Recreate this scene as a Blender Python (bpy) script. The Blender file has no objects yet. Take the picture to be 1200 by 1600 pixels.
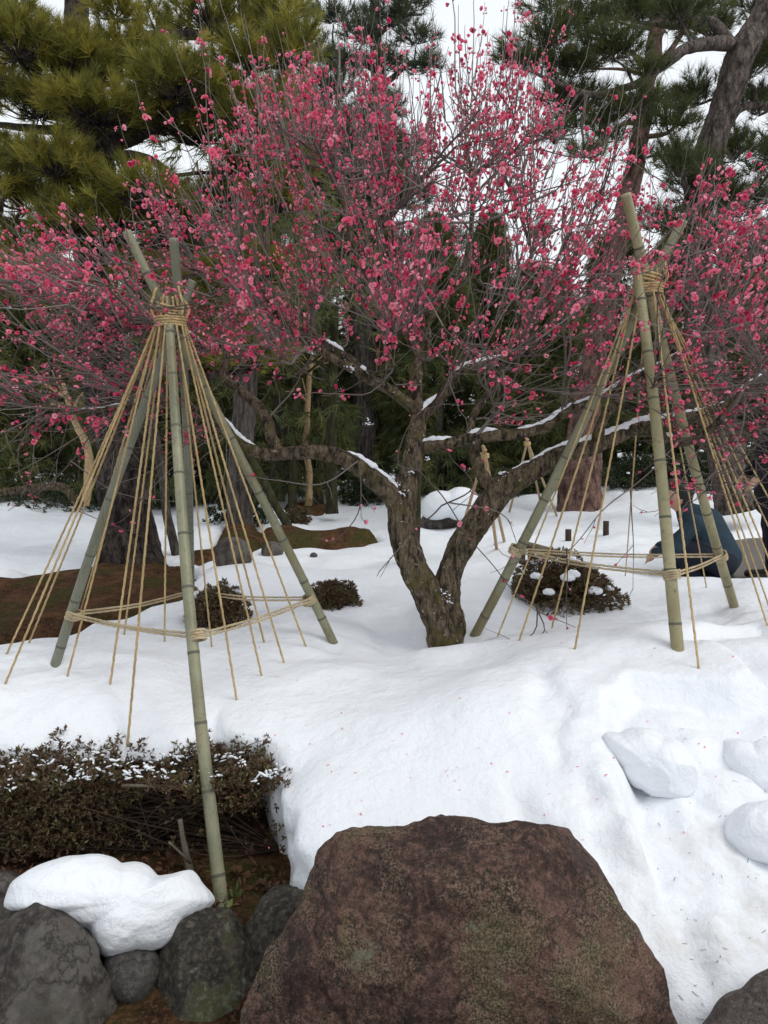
import bpy, math, random
import numpy as np
from mathutils import Vector
rng = np.random.default_rng(7)
random.seed(7)
SC = bpy.context.scene
COL = SC.collection
R = math.radians

# ------------------------------------------------------------------ camera, sky, sun, exposure
CAM_H, PITCH, FPX = 1.6, R(6.2), 1109.0
cam = bpy.data.cameras.new('camera'); camo = bpy.data.objects.new('camera', cam); COL.objects.link(camo)
camo.location = (0, 0, CAM_H); camo.rotation_euler = (math.pi/2 - PITCH, 0, 0)
cam.sensor_fit = 'VERTICAL'; cam.sensor_height = 36.0; cam.lens = 36.0*FPX/1600.0
cam.clip_start = 0.05; cam.clip_end = 500
SC.camera = camo
SUN_EL, SUN_AZ = R(52), R(118)          # azimuth clockwise from +Y
W = bpy.data.worlds.new("World"); SC.world = W; W.use_nodes = True
nt = W.node_tree; nt.nodes.clear()
wo = nt.nodes.new('ShaderNodeOutputWorld'); bg = nt.nodes.new('ShaderNodeBackground')
sky = nt.nodes.new('ShaderNodeTexSky'); sky.sky_type = 'NISHITA'; sky.sun_disc = False
sky.sun_elevation = SUN_EL; sky.sun_rotation = SUN_AZ; sky.dust_density = 4.0; sky.air_density = 1.0
hs = nt.nodes.new('ShaderNodeHueSaturation'); hs.inputs['Saturation'].default_value = 0.12
mx = nt.nodes.new('ShaderNodeMix'); mx.data_type = 'RGBA'; mx.inputs[0].default_value = 0.88
mx.inputs[7].default_value = (8.2, 8.6, 9.1, 1)     # even cloud layer
nt.links.new(sky.outputs[0], hs.inputs['Color']); nt.links.new(hs.outputs[0], mx.inputs[6])
nt.links.new(mx.outputs[2], bg.inputs[0]); bg.inputs[1].default_value = 0.10
nt.links.new(bg.outputs[0], wo.inputs[0])
sl = bpy.data.lights.new('sun', 'SUN'); sl.energy = 0.95; sl.angle = R(26); sl.color = (1, 0.97, 0.92)
so = bpy.data.objects.new('sun', sl); COL.objects.link(so)
sdir = Vector((math.sin(SUN_AZ)*math.cos(SUN_EL), math.cos(SUN_AZ)*math.cos(SUN_EL), math.sin(SUN_EL)))
so.rotation_euler = (-sdir).to_track_quat('-Z', 'Y').to_euler()
SC.view_settings.view_transform = 'Standard'; SC.view_settings.look = 'None'
SC.view_settings.gamma = 1; SC.view_settings.use_curve_mapping = False
SC.view_settings.exposure = 0.32
try:
    SC.cycles.max_bounces = 8; SC.cycles.transparent_max_bounces = 6
except Exception: pass

# ------------------------------------------------------------------ helpers
CP, SP = math.cos(PITCH), math.sin(PITCH)
def at(px, py, d):
    u, v = (px-600)/FPX, (800-py)/FPX
    return np.array([d*u, d*(CP+v*SP), CAM_H + d*(v*CP-SP)])
def at_z(px, py, z):
    v = (800-py)/FPX
    return at(px, py, (CAM_H-z)/(SP-v*CP))
def nrm(a):
    a = np.asarray(a, float); return a/np.maximum(np.linalg.norm(a, axis=-1, keepdims=True), 1e-9)
def sstep(a, b, x):
    t = np.clip((x-a)/(b-a), 0, 1); return t*t*(3-2*t)
def _h(ix, iy, iz, s):
    n = (ix.astype(np.int64)*374761393 + iy.astype(np.int64)*668265263 + iz.astype(np.int64)*2147483647 + s*974634777) & 0xFFFFFFFF
    n = ((n ^ (n >> 13))*1274126177) & 0xFFFFFFFF
    n = (n ^ (n >> 16)) & 0xFFFFFF
    return n.astype(np.float32)/8388607.5 - 1
def vnoise(P, f=1.0, s=0):
    P = np.asarray(P, np.float64)*f + 311.7
    if P.shape[-1] == 2: P = np.concatenate([P, np.zeros(P.shape[:-1]+(1,))], -1)
    i = np.floor(P).astype(np.int64); t = P-i; t = t*t*(3-2*t)
    x, y, z = i[..., 0], i[..., 1], i[..., 2]; a, b, c = t[..., 0], t[..., 1], t[..., 2]
    def L(p, q, w): return p+(q-p)*w
    return L(L(L(_h(x,y,z,s), _h(x+1,y,z,s), a), L(_h(x,y+1,z,s), _h(x+1,y+1,z,s), a), b),
             L(L(_h(x,y,z+1,s), _h(x+1,y,z+1,s), a), L(_h(x,y+1,z+1,s), _h(x+1,y+1,z+1,s), a), b), c)
def fbm(P, f=1.0, o=3, s=0):
    r = 0; a = 1.0; t = 0
    for k in range(o):
        r = r + a*vnoise(P, f, s+k*17); t += a; a *= .5; f *= 2.03
    return r/t

def mesh(name, V, F, mats, smooth=True, mi=None, var=None):
    V = np.asarray(V, np.float32); me = bpy.data.meshes.new(name)
    if isinstance(F, np.ndarray):
        n, k = F.shape
        me.vertices.add(len(V)); me.vertices.foreach_set('co', V.ravel())
        me.loops.add(n*k); me.loops.foreach_set('vertex_index', F.astype(np.int32).ravel())
        me.polygons.add(n); me.polygons.foreach_set('loop_start', np.arange(0, n*k, k, dtype=np.int32))
        me.polygons.foreach_set('loop_total', np.full(n, k, np.int32))
    else:
        me.from_pydata([tuple(v) for v in V], [], [tuple(int(i) for i in f) for f in F])
    if not isinstance(mats, (list, tuple)): mats = [mats]
    for m in mats: me.materials.append(m)
    if mi is not None: me.polygons.foreach_set('material_index', np.asarray(mi, np.int32))
    if smooth: me.polygons.foreach_set('use_smooth', np.ones(len(me.polygons), bool))
    if var is not None:
        at_ = me.attributes.new('var', 'FLOAT', 'POINT'); at_.data.foreach_set('value', np.asarray(var, np.float32))
    me.update(calc_edges=True); me.validate()
    return me
def tag(o, label=None, cat=None, group=None, kind=None):
    if label: o['label'] = label
    if cat: o['category'] = cat
    if group: o['group'] = group
    if kind: o['kind'] = kind
    return o
def ob(name, me, parent=None, loc=None, **k):
    o = bpy.data.objects.new(name, me); COL.objects.link(o)
    if parent is not None:
        o.parent = parent
        if loc is None: o.location = -np.array(parent.location)
    if loc is not None: o.location = loc
    return tag(o, **k)
def thing(name, loc, label, cat, group=None):
    o = bpy.data.objects.new(name, None); o.empty_display_size = .1; o.location = loc; COL.objects.link(o)
    return tag(o, label, cat, group)

def path(pts, step=.05, wob=0, seed=0):
    """Catmull-Rom resample of rows (x,y,z,r)."""
    P = np.asarray(pts, float)
    if len(P) == 2: P = np.array([P[0], (P[0]+P[1])/2, P[1]])
    Q = np.vstack([2*P[0]-P[1], P, 2*P[-1]-P[-2]]); out = []
    for i in range(1, len(Q)-2):
        L = np.linalg.norm(Q[i+1, :3]-Q[i, :3]); n = max(1, int(round(L/step)))
        for t in np.arange(n)/n:
            a, b, c, d = Q[i-1], Q[i], Q[i+1], Q[i+2]
            out.append(.5*((2*b)+(-a+c)*t+(2*a-5*b+4*c-d)*t*t+(-a+3*b-3*c+d)*t**3))
    out.append(Q[-2]); out = np.array(out); out[:, 3] = np.maximum(out[:, 3], .0008)
    if wob:
        for k in range(3): out[:, k] += wob*vnoise(out[:, :3], 3.0, seed+k*5)*np.minimum(1, np.arange(len(out))/4)
    return out
def frames(P):
    T = nrm(np.gradient(P, axis=0)); n = np.cross(T[0], [0, 0, 1.0])
    if np.linalg.norm(n) < .1: n = np.cross(T[0], [1.0, 0, 0])
    N = np.zeros_like(T); N[0] = nrm(n)
    for i in range(1, len(T)):
        m = N[i-1]-T[i]*np.dot(N[i-1], T[i]); N[i] = nrm(m)
    return T, N, np.cross(T, N)
def tube(pr, sides=8, rough=0, freq=8, seed=0, cap=True, prof=None, stretch=None, bark=None):
    pr = np.asarray(pr, float); P, r = pr[:, :3], pr[:, 3]; T, N, B = frames(P); n = len(P)
    th = np.arange(sides)*2*math.pi/sides
    rr = np.repeat(r[:, None], sides, 1)
    if prof is not None: rr = rr*prof(np.arange(n)[:, None], th[None, :])
    C = N[:, None]*np.cos(th)[None, :, None]+B[:, None]*np.sin(th)[None, :, None]
    V = P[:, None]+C*rr[..., None]
    if rough:
        Q = V.copy()
        if stretch is not None: Q[..., 2] *= stretch
        rr = rr*(1+rough*fbm(Q, freq, 3, seed)); V = P[:, None]+C*rr[..., None]
    if bark:
        s_ = np.concatenate([[0], np.cumsum(np.linalg.norm(np.diff(P, axis=0), axis=1))])
        S3 = np.stack([np.cos(th)[None, :]*rr, np.sin(th)[None, :]*rr, np.repeat(s_[:, None]*.28, sides, 1)], -1)
        rg_ = 1-2*np.abs(fbm(S3, bark[1], 3, seed+50)); rr = rr+bark[0]*(rg_-.3); V = P[:, None]+C*rr[..., None]
    i = np.arange(n-1)[:, None]*sides; j = np.arange(sides)[None, :]; k = (j+1) % sides
    F = np.stack([i+j, i+k, i+sides+k, i+sides+j], -1).reshape(-1, 4)
    V = V.reshape(-1, 3)
    if cap:
        a = len(V); V = np.vstack([V, P[0], P[-1]]); z = np.arange(sides); w = (z+1) % sides
        F = np.vstack([F, np.stack([w, z, np.full(sides, a), np.full(sides, a)], 1)*1,
                       np.stack([z+(n-1)*sides, w+(n-1)*sides, np.full(sides, a+1), np.full(sides, a+1)], 1)])
    return V, F
def quads2list(F):
    return [tuple(dict.fromkeys(f)) for f in F.tolist()]
def tris(F):
    """quads (maybe degenerate) to triangles"""
    F = np.asarray(F); a = F[:, [0, 1, 2]]; b = F[F[:, 2] != F[:, 3]][:, [0, 2, 3]]
    return np.vstack([a, b])
def join(parts):
    Vs, Fs, o = [], [], 0
    for V, F in parts:
        Vs.append(V); Fs.append(F+o); o += len(V)
    return np.vstack(Vs), np.vstack(Fs)
def tmesh(name, parts, m, **k):
    V, F = join(parts); return mesh(name, V, tris(F), m, **k)

def surface_nets(f, org, h):
    """f: grid of values (<0 inside); returns V, quads."""
    s = f < 0
    c = [s[i:f.shape[0]-1+i, j:f.shape[1]-1+j, k:f.shape[2]-1+k] for i in (0,1) for j in (0,1) for k in (0,1)]
    cnt = sum(x.astype(np.int8) for x in c); act = (cnt > 0) & (cnt < 8)
    I = np.argwhere(act); idx = -np.ones(act.shape, np.int64); idx[act] = np.arange(len(I))
    val = {}
    for i in (0,1):
        for j in (0,1):
            for k in (0,1): val[i,j,k] = f[I[:,0]+i, I[:,1]+j, I[:,2]+k].astype(float)
    acc = np.zeros((len(I), 3)); w = np.zeros(len(I))
    ks = list(val)
    for a in ks:
        for ax in range(3):
            if a[ax] == 0:
                b = list(a); b[ax] = 1; b = tuple(b); m = (val[a] < 0) != (val[b] < 0)
                t = np.where(m, val[a]/np.where(m, val[a]-val[b], 1), 0)
                p = np.tile(np.array(a, float), (len(I), 1)); p[:, ax] = t
                acc += p*m[:, None]; w += m
    V = (I+acc/np.maximum(w, 1)[:, None])*h+np.asarray(org)
    Q = []
    for ax in range(3):
        sl0 = [slice(None)]*3; sl1 = [slice(None)]*3; sl0[ax] = slice(0, -1); sl1[ax] = slice(1, None)
        a, b = s[tuple(sl0)], s[tuple(sl1)]; E = np.argwhere(a != b)
        u, v = (ax+1) % 3, (ax+2) % 3
        E = E[(E[:, u] > 0) & (E[:, v] > 0) & (E[:, u] < f.shape[u]-1) & (E[:, v] < f.shape[v]-1)]
        ins = a[tuple(E.T)]
        def cell(du, dv):
            e = E.copy(); e[:, u] += du; e[:, v] += dv; return idx[tuple(e.T)]
        q = np.stack([cell(-1, -1), cell(0, -1), cell(0, 0), cell(-1, 0)], 1)
        q[~ins] = q[~ins][:, ::-1]; Q.append(q)
    Q = np.vstack(Q); return V, Q[(Q >= 0).all(1)]

# ------------------------------------------------------------------ materials
class G_:
    def __init__(s, name):
        s.m = bpy.data.materials.new(name); s.m.use_nodes = True; s.t = s.m.node_tree
        s.b = s.t.nodes['Principled BSDF']; s.out = s.t.nodes['Material Output']
        s.tc = s.t.nodes.new('ShaderNodeTexCoord')
    def n(s, ty, **k):
        x = s.t.nodes.new(ty)
        for a, v in k.items(): setattr(x, a, v)
        return x
    def l(s, a, b): s.t.links.new(a, b)
    def co(s, scale=(1, 1, 1)):
        mp = s.n('ShaderNodeMapping'); mp.inputs['Scale'].default_value = scale
        g = s.n('ShaderNodeNewGeometry'); s.l(s.tc.outputs['Object'], mp.inputs[0]); return mp.outputs[0]
    def noise(s, scale, detail=4, rough=.55, vec=None, stretch=None):
        x = s.n('ShaderNodeTexNoise'); x.inputs['Scale'].default_value = scale
        x.inputs['Detail'].default_value = detail; x.inputs['Roughness'].default_value = rough
        s.l(vec if vec is not None else s.co(stretch or (1, 1, 1)), x.inputs['Vector']); return x.outputs['Fac']
    def vor(s, scale, feature='F1', stretch=None):
        x = s.n('ShaderNodeTexVoronoi'); x.feature = feature; x.inputs['Scale'].default_value = scale
        s.l(s.co(stretch or (1, 1, 1)), x.inputs['Vector']); return x.outputs['Distance']
    def ramp(s, fac, stops):
        x = s.n('ShaderNodeValToRGB'); e = x.color_ramp.elements
        while len(e) < len(stops): e.new(.5)
        for q, (p, c) in zip(e, stops):
            q.position = p; q.color = (c, c, c, 1) if isinstance(c, (int, float)) else (*c, 1)
        s.l(fac, x.inputs[0]); return x.outputs[0]
    def mix(s, f, a, b, mode='MIX'):
        x = s.n('ShaderNodeMix'); x.data_type = 'RGBA'; x.blend_type = mode
        for v, i in ((f, 0), (a, 6), (b, 7)):
            if isinstance(v, (int, float)): x.inputs[i].default_value = v if i == 0 else (v, v, v, 1)
            elif isinstance(v, tuple): x.inputs[i].default_value = (*v, 1)
            else: s.l(v, x.inputs[i])
        return x.outputs[2]
    def math(s, op, a, b=0.0):
        x = s.n('ShaderNodeMath'); x.operation = op
        for v, i in ((a, 0), (b, 1)):
            if isinstance(v, (int, float)): x.inputs[i].default_value = v
            else: s.l(v, x.inputs[i])
        return x.outputs[0]
    def attr(s, name='var'):
        x = s.n('ShaderNodeAttribute'); x.attribute_name = name; return x.outputs['Fac']
    def rnd(s):
        return s.n('ShaderNodeObjectInfo').outputs['Random']
    def xyz(s):
        x = s.n('ShaderNodeSeparateXYZ'); s.l(s.tc.outputs['Object'], x.inputs[0]); return x.outputs
    def upz(s):
        g = s.n('ShaderNodeNewGeometry'); x = s.n('ShaderNodeSeparateXYZ'); s.l(g.outputs['Normal'], x.inputs[0]); return x.outputs[2]
    def done(s, col, rough=.8, bump=(), spec=.3, trans=0, sss=0):
        if isinstance(col, tuple): s.b.inputs['Base Color'].default_value = (*col, 1)
        else: s.l(col, s.b.inputs['Base Color'])
        if isinstance(rough, (int, float)): s.b.inputs['Roughness'].default_value = rough
        else: s.l(rough, s.b.inputs['Roughness'])
        s.b.inputs['Specular IOR Level'].default_value = spec
        prev = None
        for h, st, d in bump:
            x = s.n('ShaderNodeBump'); x.inputs['Strength'].default_value = st; x.inputs['Distance'].default_value = d
            s.l(h, x.inputs['Height'])
            if prev is not None: s.l(prev, x.inputs['Normal'])
            prev = x.outputs[0]
        if prev is not None: s.l(prev, s.b.inputs['Normal'])
        if sss:
            s.b.inputs['Subsurface Weight'].default_value = sss; s.b.inputs['Subsurface Radius'].default_value = (1, 1, 1)
            s.b.inputs['Subsurface Scale'].default_value = .02
        if trans:
            tr = s.n('ShaderNodeBsdfTranslucent'); mxs = s.n('ShaderNodeMixShader'); mxs.inputs[0].default_value = trans
            if isinstance(col, tuple): tr.inputs[0].default_value = (*col, 1)
            else: s.l(col, tr.inputs[0])
            s.l(s.b.outputs[0], mxs.inputs[1]); s.l(tr.outputs[0], mxs.inputs[2]); s.l(mxs.outputs[0], s.out.inputs[0])
        return s.m

def mk_snow():
    g = G_('snow'); x, y, z = g.xyz()
    n1 = g.noise(14, 6, .6); n2 = g.noise(90, 4, .7); n3 = g.noise(3, 4)
    # trodden, dirty snow at the edge of the path (a stain with a place of its own)
    mrx = g.n('ShaderNodeMapRange'); g.l(x, mrx.inputs[0]); mrx.inputs[1].default_value = .25; mrx.inputs[2].default_value = 1.1
    mry = g.n('ShaderNodeMapRange'); g.l(y, mry.inputs[0]); mry.inputs[1].default_value = 2.55; mry.inputs[2].default_value = 1.9
    reg = g.math('MULTIPLY', mrx.outputs[0], mry.outputs[0])
    d = g.math('MULTIPLY', reg, g.ramp(g.noise(7, 7, .7), [(.45, 0), (.75, 1)]))
    c = g.mix(g.math('MULTIPLY', d, .75), (.80, .825, .86), (.46, .41, .34))
    sp = g.ramp(g.noise(160, 2, .5), [(.70, 0), (.76, 1)])
    c = g.mix(g.math('MULTIPLY', sp, g.math('MULTIPLY', reg, .5)), c, (.12, .08, .05))
    return g.done(c, .62, [(n3, .45, .09), (n1, .5, .025), (n2, .5, .008)], spec=.35, sss=.08)
def mk_rock(name, cols, lichen=(.22, .23, .17), lich=.6, moss=0.0, speck=0.0, grain=1.0, streak=0, tint=None):
    g = G_(name); big = g.noise(2.6, 5, .6); n = g.noise(7, 10, .7); fine = g.noise(55, 8, .75); gr = g.noise(190, 4, .7); cr = g.noise(4.5, 8, .62)
    c = g.ramp(n, [(.30, cols[0]), (.47, cols[1]), (.62, cols[2])])
    c = g.mix(g.ramp(big, [(.40, 0), (.60, .7)]), c, tuple(x*.5 for x in cols[1]))
    c = g.mix(g.math('MULTIPLY', g.ramp(fine, [(.50, 0), (.60, 1)]), .55*grain), c, tuple(min(1, x*1.7) for x in cols[2]))
    c = g.mix(g.math('MULTIPLY', g.ramp(fine, [(.36, 1), (.46, 0)]), .75*grain), c, tuple(x*.45 for x in cols[0]))
    if tint:
        c = g.mix(g.ramp(g.noise(3.4, 6, .62), [(.50, 0), (.60, .75)]), c, tint[0]); c = g.mix(g.ramp(g.noise(4.3, 7, .66), [(.54, 0), (.62, .8)]), c, tint[1]); c = g.mix(g.ramp(g.noise(3.0, 8, .7), [(.36, .8), (.45, 0)]), c, tint[2])
    if speck:
        m = g.math('MULTIPLY', g.ramp(gr, [(.50, 0), (.57, 1)]), g.ramp(g.noise(4.2, 8, .74), [(.46, .04), (.58, 1)])); c = g.mix(g.math('MULTIPLY', m, speck), c, (.36, .27, .175))
        m2 = g.math('MULTIPLY', g.ramp(gr, [(.40, 1), (.47, 0)]), .7); c = g.mix(m2, c, tuple(x*.4 for x in cols[0]))
    li = g.math('MULTIPLY', g.ramp(g.noise(6.5, 9, .72), [(lich, 0), (lich+.03, 1)]), g.ramp(g.noise(75, 5, .7), [(.42, .25), (.55, 1)])); c = g.mix(li, c, lichen)
    li2 = g.ramp(g.noise(34, 7, .7), [(lich+.07, 0), (lich+.10, .8)]); c = g.mix(li2, c, lichen)
    if streak: c = g.mix(g.math('MULTIPLY', g.ramp(g.noise(11, 7, .6, stretch=(1, 1, .14)), [(.48, 0), (.60, 1)]), streak), c, (.20, .185, .165))
    # thin crack lines
    k = g.math('ABSOLUTE', g.math('SUBTRACT', cr, .5)); c = g.mix(g.ramp(k, [(.0, .7), (.018, 0)]), c, tuple(x*.35 for x in cols[0]))
    if moss: c = g.mix(g.math('MULTIPLY', g.ramp(g.noise(4, 7, .65), [(.54, 0), (.60, 1)]), moss), c, (.075, .085, .016))
    return g.done(c, .75, [(n, .8, .05), (fine, 1.0, .016), (gr, .9, .005)], spec=.4)
def mk_bark(name, cols, st=(1, 1, .25), scale=18, lichen=None, lt=.62, moss=None, dist=.03, mt=.54):
    g = G_(name); v = g.vor(scale, 'F1', st); n = g.noise(scale*1.5, 8, .7, stretch=st); n2 = g.noise(6, 6)
    c = g.mix(g.ramp(v, [(.30, 0), (.62, 1)]), cols[0], cols[1]); c = g.mix(g.ramp(n, [(.42, 0), (.62, .9)]), c, cols[2])  # near-black fissures: groove shade put into the colour, since bump barely shows
    c = g.mix(g.ramp(g.noise(scale*4, 5, .7, stretch=st), [(.38, .75), (.55, 0)]), c, cols[1])
    if moss: c = g.mix(g.ramp(g.noise(7, 6, .6), [(mt, 0), (mt+.12, .8)]), c, moss)
    if lichen: c = g.mix(g.ramp(g.noise(26, 6, .65), [(lt, 0), (lt+.04, .9)]), c, lichen)
    return g.done(c, .9, [(v, 1.0, dist), (n, .8, dist*.6)], spec=.15)
def mk_leaf(name, stops, trans=.3, rough=.55, spec=.3):
    g = G_(name); f = g.math('FRACT', g.math('ADD', g.attr('var'), 0)); c = g.ramp(f, stops)
    return g.done(c, rough, trans=trans, spec=spec)
def mk_plain(name, c, rough=.8, nz=0, bump=0, scale=40):
    g = G_(name)
    if nz:
        f = g.ramp(g.noise(scale, 5, .6), [(.3, tuple(x*(1-nz) for x in c)), (.7, tuple(min(1, x*(1+nz)) for x in c))])
        return g.done(f, rough, [(g.noise(scale*2, 4), bump, .01)] if bump else ())
    return g.done(c, rough)
MAT = {}
MAT['snow'] = mk_snow()
MAT['boulder'] = mk_rock('boulder', [(.03, .015, .011), (.095, .049, .036), (.19, .105, .078)], (.22, .23, .17), .61, .25, .8, tint=((.21, .105, .08), (.10, .078, .05), (.02, .011, .009)))
MAT['rock_dark'] = mk_rock('rock_dark', [(.035, .028, .024), (.072, .058, .049), (.13, .11, .095)], (.22, .21, .19), .6, .1, 0, .8, .7, tint=((.12, .09, .075), (.13, .12, .11), (.025, .02, .018)))
MAT['rock_lichen'] = mk_rock('rock_lichen', [(.03, .026, .02), (.068, .058, .045), (.12, .105, .08)], (.23, .245, .185), .56, .5, tint=((.10, .08, .06), (.09, .085, .045), (.016, .013, .011)))
MAT['rock_grey'] = mk_rock('rock_grey', [(.075, .068, .062), (.12, .11, .10), (.17, .155, .14)], (.2, .19, .17), .68, 0, 0, .6)
MAT['path_stone'] = mk_rock('path_stone', [(.09, .07, .06), (.15, .12, .105), (.2, .165, .145)], (.25, .22, .19), .68, 0, .3, .7)
MAT['bark_plum'] = mk_bark('bark_plum', [(.12, .088, .058), (.016, .012, .008), (.185, .145, .10)], (1, 1, .3), 26, (.36, .35, .27), .63, (.085, .072, .022), .014, .555)
MAT['bark_pine'] = mk_bark('bark_pine', [(.06, .045, .038), (.010, .008, .007), (.10, .08, .07)], (1, 1, .35), 13, dist=.05)
MAT['bark_leaning'] = mk_bark('bark_leaning', [(.13, .10, .085), (.03, .024, .02), (.19, .155, .135)], (1, 1, .4), 13, dist=.05)
MAT['bark_red'] = mk_bark('bark_red', [(.20, .11, .085), (.05, .028, .022), (.23, .145, .12)], (1, 1, .4), 9, dist=.03)
MAT['bark_grey'] = mk_bark('bark_grey', [(.10, .085, .075), (.03, .025, .022), (.14, .12, .105)], (1, 1, .12), 16, (.2, .2, .16), .66, dist=.02)
MAT['bark_moss'] = mk_bark('bark_moss', [(.06, .05, .03), (.02, .018, .012), (.05, .05, .02)], (1, 1, .3), 14, None, .6, (.05, .055, .012), .02)
g = G_('twig'); MAT['twig'] = g.done(g.ramp(g.math('FRACT', g.attr('var')), [(0, (.055, .038, .032)), (.4, (.11, .085, .075)), (.75, (.20, .175, .155)), (1, (.12, .05, .043))]), .75)
def mk_petal():
    g = G_('petal'); f = g.math('FRACT', g.math('ADD', g.attr('var'), g.rnd()))
    c = g.ramp(f, [(0, (.64, .06, .15)), (.3, (.80, .135, .25)), (.65, (.87, .22, .34)), (1, (.93, .44, .52))])
    return g.done(c, .55, trans=.42, spec=.2)
MAT['petal'] = mk_petal()
MAT['calyx'] = mk_plain('calyx', (.11, .018, .022), .7)
MAT['stamen'] = mk_plain('stamen', (.62, .26, .16), .7)
def mk_bamboo(name, c1, c2):
    g = G_(name); s = g.noise(9, 4, .5, stretch=(1, 1, .15)); t = g.noise(5, 5, .6); fine = g.noise(130, 3, .6, stretch=(1, 1, .06))
    c = g.mix(g.ramp(t, [(.35, 0), (.65, 1)]), c1, c2); c = g.mix(g.ramp(s, [(.45, 0), (.7, .6)]), c, tuple(x*.55 for x in c1))
    c = g.mix(g.ramp(fine, [(.45, 0), (.75, .35)]), c, (.30, .28, .2)); c = g.mix(g.ramp(g.noise(45, 5, .7), [(.57, 0), (.68, .7)]), c, (.055, .05, .03)); c = g.mix(g.ramp(g.noise(2.2, 4, .6), [(.5, 0), (.66, .55)]), c, (.20, .15, .07))
    return g.done(c, .42, [(fine, .15, .004)], spec=.4)
MAT['bamboo'] = mk_bamboo('bamboo', (.175, .18, .105), (.25, .24, .15))
MAT['bamboo_yellow'] = mk_bamboo('bamboo_yellow', (.24, .215, .105), (.34, .305, .175))
MAT['bamboo_grey'] = mk_bamboo('bamboo_grey', (.14, .15, .105), (.20, .205, .155))
MAT['bamboo_node'] = mk_plain('bamboo_node', (.10, .098, .07), .6)
def mk_rope(name, c):
    g = G_(name); f = g.ramp(g.noise(160, 5, .6), [(.3, tuple(x*.6 for x in c)), (.7, tuple(min(1, x*1.3) for x in c))])
    f = g.mix(g.ramp(g.noise(7, 5, .7), [(.42, 0), (.62, .6)]), f, tuple(x*q for x, q in zip(c, (.5, .45, .4)))); f = g.mix(g.math('MULTIPLY', g.rnd(), .4), f, tuple(x*.55 for x in c))
    return g.done(f, .9, [(g.noise(260, 4), .6, .01)])
MAT['rope'] = mk_rope('rope', (.60, .44, .22))
MAT['rope_pale'] = mk_rope('rope_pale', (.60, .49, .31))
MAT['needle_olive'] = mk_leaf('needle_olive', [(0, (.06, .07, .018)), (.35, (.15, .15, .028)), (.75, (.28, .25, .04)), (1, (.40, .32, .06))])
MAT['needle_green'] = mk_leaf('needle_green', [(0, (.035, .05, .024)), (.5, (.07, .088, .032)), (.9, (.125, .13, .035)), (1, (.18, .155, .04))])
MAT['needle_far'] = mk_leaf('needle_far', [(0, (.045, .06, .038)), (.6, (.08, .095, .05)), (1, (.12, .125, .055))])
MAT['conifer'] = mk_leaf('conifer', [(0, (.06, .08, .036)), (.5, (.12, .14, .05)), (.85, (.19, .19, .06)), (1, (.26, .22, .09))])
MAT['bush'] = mk_leaf('bush', [(0, (.022, .034, .018)), (.6, (.045, .062, .027)), (1, (.085, .095, .036))])
MAT['azalea'] = mk_leaf('azalea', [(0, (.07, .045, .028)), (.4, (.12, .07, .042)), (.65, (.13, .095, .048)), (.88, (.13, .125, .05)), (1, (.22, .17, .10))], .15)
MAT['stem_dark'] = mk_plain('stem_dark', (.05, .032, .022), .9, .4, .3, 30)
MAT['wood_old'] = mk_plain('wood_old', (.13, .105, .08), .85, .35, .4, 24)
MAT['wood_pale'] = mk_plain('wood_pale', (.36, .25, .14), .8, .25, .2, 24)
def mk_soil():
    g = G_('soil'); n = g.noise(9, 8, .7); m = g.noise(2.3, 5, .6); f = g.noise(70, 5, .7)
    c = g.ramp(n, [(.32, (.016, .010, .007)), (.5, (.07, .034, .018)), (.66, (.15, .075, .04))])
    c = g.mix(g.ramp(m, [(.47, 0), (.58, .85)]), c, (.04, .047, .012))
    c = g.mix(g.ramp(f, [(.50, 0), (.62, .7)]), c, (.17, .09, .045))
    return g.done(c, .95, [(n, .8, .05), (f, .9, .015)], spec=.1)
MAT['soil'] = mk_soil()
MAT['moss'] = mk_plain('moss', (.055, .055, .018), .95, .5, .8, 60)
MAT['gravel'] = mk_plain('gravel', (.16, .145, .13), .9, .35, .9, 90)
MAT['litter'] = mk_plain('litter', (.09, .045, .025), .9, .4, 0, 30)
MAT['leaf_dead'] = mk_plain('leaf_dead', (.10, .05, .028), .7, .4, 0, 30)
MAT['leaf_live'] = mk_plain('leaf_live', (.10, .13, .04), .6, .3, 0, 30)
MAT['skin'] = mk_plain('skin', (.45, .27, .19), .6)
MAT['hair'] = mk_plain('hair', (.012, .01, .01), .5)
MAT['denim'] = mk_plain('denim', (.018, .036, .052), .85, .25, .2, 60)
MAT['navy'] = mk_plain('navy', (.010, .012, .022), .85, .25, .2, 60)
MAT['black_cloth'] = mk_plain('black_cloth', (.012, .011, .014), .85, .25, .2, 60)
MAT['shoe'] = mk_plain('shoe', (.02, .018, .018), .5)

# ------------------------------------------------------------------ terrain
def poly_sdf(X, Y, poly):
    """signed distance to a closed polygon in plan, positive inside"""
    P = np.asarray(poly, float); d = np.full(X.shape, 1e9); ins = np.zeros(X.shape, bool)
    for i in range(len(P)):
        a, b = P[i], P[(i+1) % len(P)]; e = b-a
        t = np.clip(((X-a[0])*e[0]+(Y-a[1])*e[1])/max(e@e, 1e-12), 0, 1)
        d = np.minimum(d, np.hypot(X-a[0]-t*e[0], Y-a[1]-t*e[1]))
        if abs(b[1]-a[1]) > 1e-12:
            c = ((a[1] > Y) != (b[1] > Y)) & (X < (b[0]-a[0])*(Y-a[1])/(b[1]-a[1])+a[0]); ins ^= c
    return np.where(ins, d, -d)
def pxpoly(pts, z=.47): return [tuple(at_z(x, y, z)[:2]) for x, y in pts]
BARE = pxpoly([(-160, 915), (0, 905), (60, 890), (110, 884), (160, 872), (235, 866), (300, 880), (322, 893), (300, 925), (250, 945), (180, 962), (80, 985), (0, 1000), (-160, 1010)])
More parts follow.
